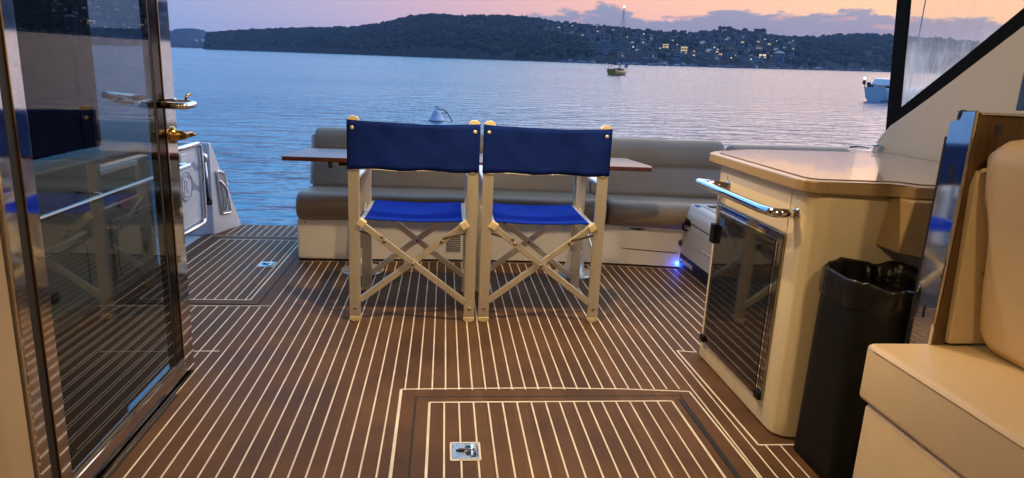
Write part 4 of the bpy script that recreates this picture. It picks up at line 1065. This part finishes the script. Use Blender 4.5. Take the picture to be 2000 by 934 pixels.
# fridge door
FX = 1.12
fr = MB(); fr.box((FX-.010, 2.018, .085), (FX+.004, 2.558, .680), .003, 2); fd = fr.out('fridge_door', M['darksteel'], t)
b = MB(); b.box((FX-.0125, 2.062, .112), (FX-.0085, 2.532, .650)); b.out('door_glass', M['smoke'], fd)
b = MB(); b.box((FX-.030, 2.527, .520), (FX-.008, 2.565, .600), .004, 2); b.out('latch', M['black'], fd)
b = MB(); b.box((FX-.022, 2.53, .088), (FX-.008, 2.565, .118), .003, 1); b.out('hinge', M['black'], fd)
b = MB(); b.box((FX-.020, 2.02, .085), (FX-.008, 2.055, .115), .003, 1); b.out('hinge', M['black'], fd)
b = MB(); b.box((FX-.0135, 2.47, .600), (FX-.0122, 2.515, .632)); b.out('sticker', M['bluecover'], fd)
b = MB(); b.box((FX-.012, 2.047, .113), (FX-.0085, 2.056, .648)); b.box((FX-.012, 2.062, .6525), (FX-.0085, 2.53, .658)); b.out('edge_trim', M['chrome'], fd)
b = MB(); b.box((FX-.003, 2.02, .682), (FX+.002, 2.558, .835), .001, 1); b.out('drawer_front', M['cream'], t)
b = MB(); b.box((FX-.0036, 2.515, .69), (FX-.0028, 2.518, .80)); b.out('drawer_seam', M['hroof'], t)
b = MB(); b.tube(fillet([(1.118, 2.50, .762), (1.055, 2.60, .757), (1.040, 2.62, .757), (1.040, 2.04, .757), (1.055, 1.985, .757), (1.125, 1.98, .757)], .05, 8), .0155, 14)
b.lathe([(.022, 0), (.022, .004), (.014, .008)], (1.118, 2.50, .762), 16, axis=(-1, 0, 0)); b.lathe([(.022, 0), (.022, .004), (.014, .008)], (1.122, 1.98, .757), 16, axis=(-1, 0, 0)); b.out('grab_rail', M['chrome'], t)

# ------------------------------------------------------------------ bin with its liner
t = thing('waste_bin', 'tall black rectangular waste bin between wet bar and sofa', 'bin', (1.27, 1.76, 0))
b = MB()
def rrect(x0, x1, y0, y1, r, n=6):
    out_ = []
    for cx, cy, a0 in ((x1-r, y1-r, 0), (x0+r, y1-r, pi/2), (x0+r, y0+r, pi), (x1-r, y0+r, 3*pi/2)):
        for k in range(n+1): a_ = a0+pi/2*k/n; out_.append((cx+r*cos(a_), cy+r*sin(a_)))
    return out_
def binring(k, g=0.0, n=10):
    """outline at height fraction k: square-cornered foot opening into a rounded mouth"""
    L = lambda a_, c_: a_+(c_-a_)*k
    return rrect(L(1.155, 1.145)-g, L(1.395, 1.430)+g, L(1.625, 1.595)-g, L(1.865, 1.895)+g, L(.028, .105)+g*.5, n)
rings = []
for z, k, g in ((.0, 0, 0), (.008, .02, .002), (.15, .25, .001), (.30, .5, .001), (.45, .75, .001), (.60, 1, 0), (.612, 1, -.003), (.60, .98, -.006), (.03, .05, -.008)):
    rings.append([b.bm.verts.new((x, y, z)) for x, y in binring(k, g)])
for A_, C_ in zip(rings, rings[1:]):
    m_ = len(A_)
    for k in range(m_):
        f = b.face([A_[k], A_[(k+1) % m_], C_[(k+1) % m_], C_[k]]); f.smooth = True
b.face(rings[0][::-1]); b.face(rings[-1]); b.out('body', M['black'], t)
b = MB(); rings = []
prof = [(.545, .90, .0015), (.56, .93, .003), (.58, .96, .003), (.605, 1, .003), (.622, 1, .003), (.629, 1, .001), (.622, 1, -.006), (.585, .96, -.012), (.50, .83, -.014), (.36, .6, -.022), (.14, .2, -.03)]
for i, (z, kf, g) in enumerate(prof):
    ring = []
    pts_ = binring(kf, g, 26); cxm = sum(p[0] for p in pts_)/len(pts_); cym = sum(p[1] for p in pts_)/len(pts_)
    for k, (x, y) in enumerate(pts_):
        d = Vector((x-cxm, y-cym)).normalized()
        a_ = atan2(d.y, d.x)
        fold = abs(sin(a_*9+noise.noise(Vector((x*9, y*9, 2)))*6))**3
        wob = noise.noise(Vector((x*26, y*26, z*20)))*.004 + fold*(.002 if i < 6 else -.012)
        zz = z + noise.noise(Vector((x*16, y*16, 3)))*(.016 if i != 0 else .034) + (noise.noise(Vector((x*50, y*50, 9)))*.006 if 3 < i < 7 else 0)
        ring.append(b.bm.verts.new((x+d.x*wob, y+d.y*wob, zz)))
    rings.append(ring)
m_ = len(rings[0])
for A_, C_ in zip(rings, rings[1:]):
    for k in range(m_):
        f = b.face([A_[k], A_[(k+1) % m_], C_[(k+1) % m_], C_[k]]); f.smooth = True
b.face(rings[-1]); solo(b.out('bin_liner', M['bag']), 'crumpled black plastic bag folded over the rim of the bin', 'bin bag')

# ------------------------------------------------------------------ sofa (saloon, just forward of the door line)
t = thing('sofa', 'cream leather sofa end in the right foreground', 'sofa', (1.4, .9, 0))  # sofa, jamb and side window coordinates scaled about the camera, then written out
b = MB(); b.box((1.100, -.6, .0), (1.95, 1.486, .362), .018, 4); b.out('base', M['leather'], t, smooth=True)
b = MB(); b.box((1.0875, -.6, .366), (1.95, 1.500, .521), .016, 4)
for v in b.bm.verts:
    if v.co.z > .49: v.co.z += .020*min(1, max(0, (v.co.x-1.105)/.22))*min(1, max(0, (1.48-v.co.y)/.18))
sc = b.out('seat_cushion', M['leather'], t, smooth=True)
b = MB(); b.tube([(1.088, -.6, .5115), (1.087, .3, .512), (1.087, .9, .5115), (1.088, 1.468, .511), (1.094, 1.486, .5115)], .003, 6); b.out('piping', M['leather'], sc)
b = MB(); b.sweep([(1.366, .527), (1.344, .557), (1.322, .670), (1.298, .809), (1.272, .931), (1.259, .992), (1.266, 1.027), (1.292, 1.050), (1.34, 1.057), (1.392, 1.044), (1.444, 1.0), (1.479, .888), (1.514, .583), (1.479, .531), (1.418, .522)], -1.455, .4, .052, 8)
# swept along x: turn it so that it runs fore and aft; puckers where the cover is pulled round the end
for v in b.bm.verts:
    p = Vector((v.co.y, -v.co.x, v.co.z)); k = max(0.0, (p.y-1.25)/.2)
    p.x += .006*k*sin(p.z*55+p.y*30)*(1 if p.z > .75 else .35); v.co = p
b.out('back_cushion', M['leather'], t, smooth=True)
b = MB(); b.prism([(1.284, .531), (1.388, .531), (1.362, .844), (1.335, .949), (1.301, .979), (1.270, .970), (1.266, .931)], 1, 1.462, 1.479, .004, 2); b.out('end_panel', M['beige'], t)
b = MB(); b.tube([(1.392, 1.460, .531), (1.362, 1.460, .836), (1.340, 1.460, .940), (1.322, 1.460, .970), (1.300, 1.460, .980), (1.274, 1.460, .973)], .005, 8); b.out('panel_edging', M['leather'], t)
b = MB(); b.lathe([(.0035, 0), (.0035, .002)], (1.335, 1.4605, .72), 10, axis=(0, -1, 0)); b.out('screw', M['bolt'], t)

# ------------------------------------------------------------------ starboard door jamb, in line with the glass door's hinge
t = thing('door_jamb', 'polished steel door jamb with timber backing between bin and sofa', 'door jamb', (1.26, 1.52, 0))
JX = 1.244
b = MB(); b.prism([(1.557, .0), (1.557, 1.083), (1.524, 1.086), (1.522, 1.109), (1.481, 1.112), (1.481, .0)], 0, JX, JX+.010, .002, 1)
for v in b.bm.verts: v.co.x += (1.557-v.co.y)*.02
st = b.out('steel_plate', M['chrome_smudged'], t)
for z0, z1 in ((.936, .979), (.583, .614)):
    b = MB(); b.box((JX-.0012, 1.5155, z0), (JX+.002, 1.521, z1)); b.out('slot', M['gap'], st)
b = MB(); b.box((JX+.002, 1.558, .0), (JX+.016, 1.566, 1.044)); b.out('seal', M['rubber'], t)
b = MB(); b.box((JX+.004, 1.524, 1.0865), (JX+.02, 1.542, 1.111), .004, 1); b.out('seal_end', M['rubber'], t)
b = MB(); b.box((JX+.0125, 1.479, .0), (JX+.045, 1.553, 1.102), .002, 1); tf = b.out('timber_frame', M['timber'], t)
b = MB(); b.box((JX+.0455, 1.486, .0), (2.1, 1.553, 1.102), .002, 1); b.out('timber_board', M['timber'], t)
b = MB(); b.box((JX+.065, 1.4835, 1.057), (JX+.081, 1.487, 1.080)); b.out('strike_plate', M['dkfit'], tf)
b = MB(); b.box((JX+.0125, 1.4775, 1.1025), (2.1, 1.557, 1.108), .001, 1); b.out('steel_capping', M['chrome_smudged'], t)
# side window edge above
t = thing('side_window', 'narrow blue strip of tinted cabin window at the right picture edge', 'window', (1.5, 1.55, 1.116))
b = MB(); b.box((1.416, 1.544, 1.116), (2.1, 1.551, 1.99)); b.out('pane', M['winglass'], t)
b = MB(); b.box((1.412, 1.5405, 1.1145), (1.418, 1.555, 1.99)); b.out('edge_strip', M['bluecover'], t)

# ------------------------------------------------------------------ starboard fairing and clear curtain
FX0 = 2.06
sc_ = FX0/2.1
b = MB()
fpoly = [(3.06, .86), (3.035, .90), (3.00, .955), (2.95, 1.0), (2.60, 1.21), (2.32, 1.395), (1.95, 1.64), (1.83, 1.72), (1.83, .0), (3.06, .0)]
b.prism(fpoly, 0, FX0, FX0+.16, .012, 3)
fa = b.out('fairing', M['fairing']); solo(fa, 'ivory moulded fairing sweeping up on the starboard side behind the wet bar', 'fairing')
t = thing('clear_curtain', 'misted clear vinyl curtain with black zip borders above the fairing', 'curtain', (FX0, 2.6, 1.0))
b = MB(); cpoly = [(2.985, .965), (3.13, 1.98), (1.5, 1.98), (1.83, 1.74), (2.32, 1.42)]
b.prism(cpoly, 0, FX0+.03, FX0+.032); b.out('vinyl_panel', M['misty'], t)
b = MB(); b.prism([(2.915, .955), (3.0, .950), (3.14, 1.98), (3.055, 1.98)], 0, FX0+.022, FX0+.034); zp = b.out('aft_border', M['canvas_black'], t)
b = MB()
for k in range(70):
    u = k/70; b.box((FX0+.024, 2.994+.14*u, .97+1.0*u), (FX0+.030, 3.0005+.14*u, .977+1.0*u))
b.out('zip_teeth', M['canvas_black'], zp)
b = MB(); b.prism([(2.985, .955), (2.935, 1.075), (2.60, 1.295), (2.32, 1.488), (1.83, 1.83), (1.83, 1.727), (2.32, 1.402), (2.60, 1.217), (2.94, 1.006)], 0, FX0+.02, FX0+.036); b.out('lower_border', M['canvas_black'], t)
b = MB(); b.tube([(FX0+.018, 2.955, .992), (FX0+.018, 2.60, 1.213), (FX0+.018, 2.32, 1.398), (FX0+.018, 1.83, 1.723)], .006, 6); b.out('track', M['alu'], t)
b = MB(); b.lathe([(.0, 0), (.02, .0), (.02, .008), (0, .012)], (2.03, 2.97, .9), 12); 
b.tube([(2.04, 3.04, .885), (2.0, 3.06, .89), (1.95, 3.05, .885)], .006, 6); solo(b.out('deck_cleat', M['chrome']), 'small steel fitting at the aft foot of the ivory fairing', 'fitting')

# ------------------------------------------------------------------ port side: coaming, rail, lockers, gate, quarter wing
t = thing('side_coaming', 'white cockpit side with lockers and chrome rail seen through the glass door', 'coaming', (-1.6, 2.9, 0))
M['side'] = vary(mat('shaded white gelcoat', (.24, .24, .205), .4), 3, .08)  # white gelcoat with the dimness of the unlit port side put into its colour
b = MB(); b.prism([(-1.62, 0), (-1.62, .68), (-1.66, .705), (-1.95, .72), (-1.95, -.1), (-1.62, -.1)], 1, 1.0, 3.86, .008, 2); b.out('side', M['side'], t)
b = MB(); b.tube(fillet([(-1.615, 4.02, .548), (-1.50, 4.14, .548), (-1.50, 2.2, .545), (-1.60, 2.1, .545)], .05), .0145, 12); b.tube([(-1.50, 3.1, .546), (-1.62, 3.1, .56)], .009, 8); b.out('grab_rail', M['chrome'], t)
for y0, y1 in ((2.30, 3.13), (3.35, 3.83)):
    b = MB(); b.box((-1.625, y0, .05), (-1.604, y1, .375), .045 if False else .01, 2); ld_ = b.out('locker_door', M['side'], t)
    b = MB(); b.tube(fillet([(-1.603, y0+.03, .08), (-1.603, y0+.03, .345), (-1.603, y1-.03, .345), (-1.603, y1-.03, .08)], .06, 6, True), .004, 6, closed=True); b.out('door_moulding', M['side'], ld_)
    b = MB(); b.lathe([(.03, 0), (.03, .004), (.02, .01), (0, .01)], (-1.604, (y0+y1)/2+.1, .16), 16, axis=(1, 0, 0)); b.out('round_catch', M['dkfit'], ld_)
for y in (2.55, 3.45):
    b = MB(); b.box((-1.618, y, .42), (-1.61, y+.14, .455)); b.out('reflector', M['red'], t)
b = MB(); b.box((-1.63, 3.3, .60), (-1.612, 3.7, .63), .004, 1); b.out('strip_light', M['white'], t)
# black canvas side curtain above the coaming
b = MB()
n = 16
for i in range(n):
    y0 = 1.0+2.42*i/n; y1 = 1.0+2.42*(i+1)/n; b.box((-1.66+.006*sin(i*1.7), y0, .73), (-1.652+.006*sin(i*1.7), y1, 1.99))
solo(b.out('side_curtain', M['canvas_black']), 'black canvas side curtain hanging behind the glass door', 'curtain')
# gate
t = thing('transom_gate', 'white gate in a chrome tube frame with an R emblem and waves', 'gate', (-1.6, 4.3, 0))
b = MB(); b.box((-1.622, 3.90, .115), (-1.606, 4.552, .618), .004, 1); b.out('panel', M['white'], t)
b = MB(); b.tube(fillet([(-1.59, 3.90, .632), (-1.59, 4.565, .632), (-1.59, 4.565, .102), (-1.59, 3.90, .102)], .06, 7), .0155, 12); b.out('tube_frame', M['chrome'], t)
def wavy(pts, name, m_, x=-1.6045, th=.0012):
    q = MB(); P2 = [(p.x, p.y) for p in smoothed([Vector((a_, c_, 0)) for a_, c_ in pts], 3, True)]
    q.prism(P2, 0, x, x+th); return q.out(name, m_, t)
wavy([(4.04, .27), (4.2, .25), (4.36, .33), (4.46, .345), (4.545, .30), (4.545, .25), (4.50, .27), (4.40, .25), (4.28, .19), (4.12, .20)], 'emblem_wave', M['logo'])
wavy([(4.05, .50), (4.2, .47), (4.34, .52), (4.42, .555), (4.545, .53), (4.545, .49), (4.46, .47), (4.545, .40), (4.545, .345), (4.46, .375), (4.40, .45), (4.28, .46), (4.12, .44)], 'emblem_wave', M['logo'])
wavy([(4.41, .51), (4.45, .53), (4.545, .475), (4.545, .455), (4.49, .45)], 'emblem_dark', M['logo_dark'], -1.6040)
wavy([(4.40, .42), (4.44, .44), (4.545, .345), (4.545, .30), (4.46, .30), (4.41, .32), (4.42, .37)], 'emblem_dark', M['logo_dark'], -1.6049)
b = MB(); ec = [(4.31+.105*cos(k*pi/16), .385+.098*sin(k*pi/16)) for k in range(32)]; b.prism(ec, 0, -1.6036, -1.6022); b.out('emblem_disc', M['logo'], t)
b = MB(); b.tube([(-1.6018, 4.31+.095*cos(k*pi/16), .385+.088*sin(k*pi/16)) for k in range(32)], .0045, 6, closed=True); b.tube([(-1.6018, 4.31+.07*cos(k*pi/16), .385+.068*sin(k*pi/16)) for k in range(3, 27)], .004, 6); b.out('emblem_ring', M['logo_dark'], t)
mw = Matrix.Translation((-1.6016, 4.268, .340)) @ Matrix(((0, 0, 1, 0), (1, 0, 0, 0), (0, 1, 0, 0), (0, 0, 0, 1)))
words('emblem_letter', 'R', .125, M['logo_dark'], t, mw, .0006)
b = MB(); b.box((-1.606, 4.20, .535), (-1.58, 4.31, .60), .006, 2); b.out('catch', M['white'], t)
# quarter wing with the mooring recess
t = thing('quarter_wing', 'white triangular wing aft of the gate with a chrome-framed cleat recess', 'wing', (-1.6, 4.8, 0))
b = MB()
vs_ = [(-1.56, 4.63, -.01), (-1.465, 4.955, -.01), (-1.57, 4.70, .622), (-1.9, 4.63, -.01), (-1.9, 4.955, -.01), (-1.86, 4.70, .622), (-1.565, 4.66, .622), (-1.86, 4.66, .622)]
v = [b.bm.verts.new(p) for p in vs_]
for f in ((0, 1, 2, 6), (0, 6, 7, 3), (6, 2, 5, 7), (1, 4, 5, 2), (3, 7, 5, 4), (0, 3, 4, 1)): b.face([v[i] for i in f])
b.out('body', M['white'], t, bevel=.008)
def onwing(u, w, d=0.0):
    """point on the wing's inboard face: u along its foot, w height"""
    p = Vector((-1.56+.095*u, 4.63+.325*u, w)); p.y += 0; n_ = Vector((.96, -.28, .14)).normalized(); 
    p.x += -.005*(w/.62)*1 - .095*u*(w/.62)*.25
    return p + n_*d
rec = [(.24, .43), (.50, .40), (.62, .115), (.29, .125)]
b = MB(); b.tube(fillet([onwing(u, w, .004) for u, w in rec], .02, 4, True), .008, 8, closed=True); b.out('recess_frame', M['chrome'], t)
b = MB(); q4 = [onwing(u, w, .002) for u, w in rec]; q5 = [p+Vector((.96, -.28, .14)).normalized()*.002 for p in q4]
v4 = [b.bm.verts.new(p) for p in q4]; v5 = [b.bm.verts.new(p) for p in q5]
b.face(v5); b.face(v4[::-1])
for k in range(4): b.face([v4[k], v4[(k+1) % 4], v5[(k+1) % 4], v5[k]])
b.out('recess', M['recess'], t)
b = MB(); b.tube(smoothed([onwing(.26, .36, .012), onwing(.40, .30, .03), onwing(.44, .22, .03), onwing(.34, .15, .012)], 3), [.012]*26 if False else .012, 10); b.out('cleat', M['chrome'], t)
b = MB()
for u, w in ((.56, .33), (.60, .24), (.63, .16)): b.lathe([(.008, 0), (.008, .008)], onwing(u, w, .001), 10, axis=(.96, -.28, .14))
b.out('stud', M['chrome'], t)
# gate stay on the forward face of the wing
t = thing('gate_stay', 'black and chrome tube mounted upright between gate and white wing', 'gate stay', (-1.62, 4.61, .2))
b = MB(); b.tube([(-1.588, 4.612, .51), (-1.572, 4.612, .24)], .014, 10); b.out('tube', M['dkfit'], t)
b = MB(); b.tube([(-1.578, 4.600, .50), (-1.562, 4.600, .25)], .006, 8); b.lathe([(.016, -.02), (.026, 0), (.026, .02), (.012, .035), (0, .038)], (-1.588, 4.605, .525), 14); b.out('chrome_rod', M['chrome'], t)
b = MB(); b.lathe([(.014, 0), (.02, .01), (.02, .03)], (-1.572, 4.61, .21), 12); b.out('socket', M['rubber'], t)

# ------------------------------------------------------------------ glass door, open along the port side
DX = -.945
t = thing('glass_door', 'tinted glass door in a polished steel frame standing open in the left foreground', 'door', (DX, 2.0, 0))
b = MB(); b.box((DX-.004, 1.60, .07), (DX+.002, 2.36, 1.99)); b.out('glass', M['doorglass'], t)
b = MB(); b.box((DX-.022, 2.392, .012), (DX+.006, 2.482, 1.995), .004, 2); s1 = b.out('lock_stile', M['chrome_smudged'], t)
b = MB(); b.box((DX-.020, 2.326, .078), (DX+.004, 2.3905, 1.995), .002, 1); b.out('stile_face', M['bronze'], s1)
b = MB(); b.box((DX+.0035, 2.386, .078), (DX+.007, 2.3915, 1.995)); b.out('gilt_edge', M['brass'], s1)
b = MB(); b.box((DX-.018, 2.313, .08), (DX+.003, 2.325, 1.99)); b.out('glass_seal', M['rubber'], s1)
b = MB(); b.box((DX-.022, 1.583, .012), (DX+.005, 1.633, 1.995), .004, 2); s2 = b.out('hinge_stile', M['chrome_smudged'], t)
b = MB(); b.box((DX+.002, 1.578, .012), (DX+.008, 1.5825, 1.995)); b.out('gilt_edge', M['brass'], s2)
b = MB(); b.box((DX-.020, 1.551, .012), (DX+.004, 1.5775, 1.995)); b.out('hinge_seal', M['rubber'], s2)
b = MB(); b.prism([(DX-.022, .012), (DX+.006, .012), (DX+.006, .066), (DX+.003, .070), (DX-.004, .088), (DX-.022, .088)], 1, 1.634, 2.3915, .0015, 1); b.out('bottom_rail', M['chrome_smudged'], t)
# handles on both faces, lock
for s_ in (1, -1):
    b = MB()
    if s_ > 0: b.tube(fillet([(DX+.004, 2.375, .998), (DX+.075, 2.375, .996), (DX+.080, 2.475, 1.000), (DX+.004, 2.480, 1.006)], .034, 8), .012, 14)
    else: b.tube(fillet([(DX-.022, 2.37, 1.015), (DX-.085, 2.37, 1.02), (DX-.085, 2.17, 1.035), (DX-.03, 2.15, 1.02), (DX-.03, 2.22, 1.01)], .03, 7), .0115, 12)
    b.out('handle', M['chrome'], t)
b = MB(); b.lathe([(.030, 0), (.030, .006), (.020, .010), (.017, .030), (.015, .040), (.015, .045)], (DX+.005, 2.44, .893), 18, axis=(1, 0, 0)); b.box((DX+.044, 2.42, .884), (DX+.058, 2.485, .904), .004, 2); b.lathe([(.006, 0), (.006, .010), (0, .012)], (DX+.058, 2.475, .893), 10, axis=(1, 0, 0)); b.out('lock', M['brass'], t)
b = MB(); b.tube([(DX+.045, 2.47, 1.01), (DX+.05, 2.475, 1.03), (DX+.055, 2.49, 1.032)], .005, 6); b.out('handle_catch', M['brass'], t)
# sill under the door
b = MB(); b.box((-.968, 1.45, .0015), (-.925, 2.44, .007), .002, 1); sl = b.out('door_sill', M['bronze']); solo(sl, 'low dark bronzed sill on the sole under the open glass door', 'sill')
b = MB(); b.box((-.923, 1.45, .0015), (-.914, 2.25, .004)); b.out('sill_gasket', M['rubber'], sl)
# cabin side post in the extreme left foreground
b = MB(); b.prism([(-1.12, 1.2), (-.97, 1.2), (-.935, 1.40), (-.945, 1.495), (-1.0, 1.505), (-1.12, 1.505)], 2, .0, 1.995, .006, 2)
cp = b.out('cabin_post', M['beige']); solo(cp, 'beige cabin side post at the left edge beside the glass door', 'post')
b = MB(); b.box((-.965, 1.507, .0), (-.939, 1.549, 1.995), .003, 1); b.out('steel_edge', M['chrome_smudged'], cp)

# ------------------------------------------------------------------ float the boat at its trim
for o in BOAT:
    if o.parent is None: o.matrix_basis = TRIM @ (Matrix.LocRotScale(o.location, o.rotation_euler, o.scale))

# ------------------------------------------------------------------ evening haze over the water
b = MB(); b.box((-1000, -40, -1.0), (1000, 1840, 62)); hz_o = b.out('haze', bpy.data.materials.new('evening haze'))
hm = hz_o.data.materials[0]; hm.use_nodes = True; nt = hm.node_tree; nt.nodes.clear()
pv = nt.nodes.new('ShaderNodeVolumePrincipled'); pv.inputs['Color'].default_value = (.42, .62, 1.0, 1); pv.inputs['Density'].default_value = .00024; pv.inputs['Anisotropy'].default_value = .1
om = nt.nodes.new('ShaderNodeOutputMaterial'); nt.links.new(pv.outputs[0], om.inputs['Volume'])
hz_o['kind'] = 'stuff'; props(hz_o, 'bluish evening haze over the harbour and hills', 'haze')
hz_o.visible_shadow = True
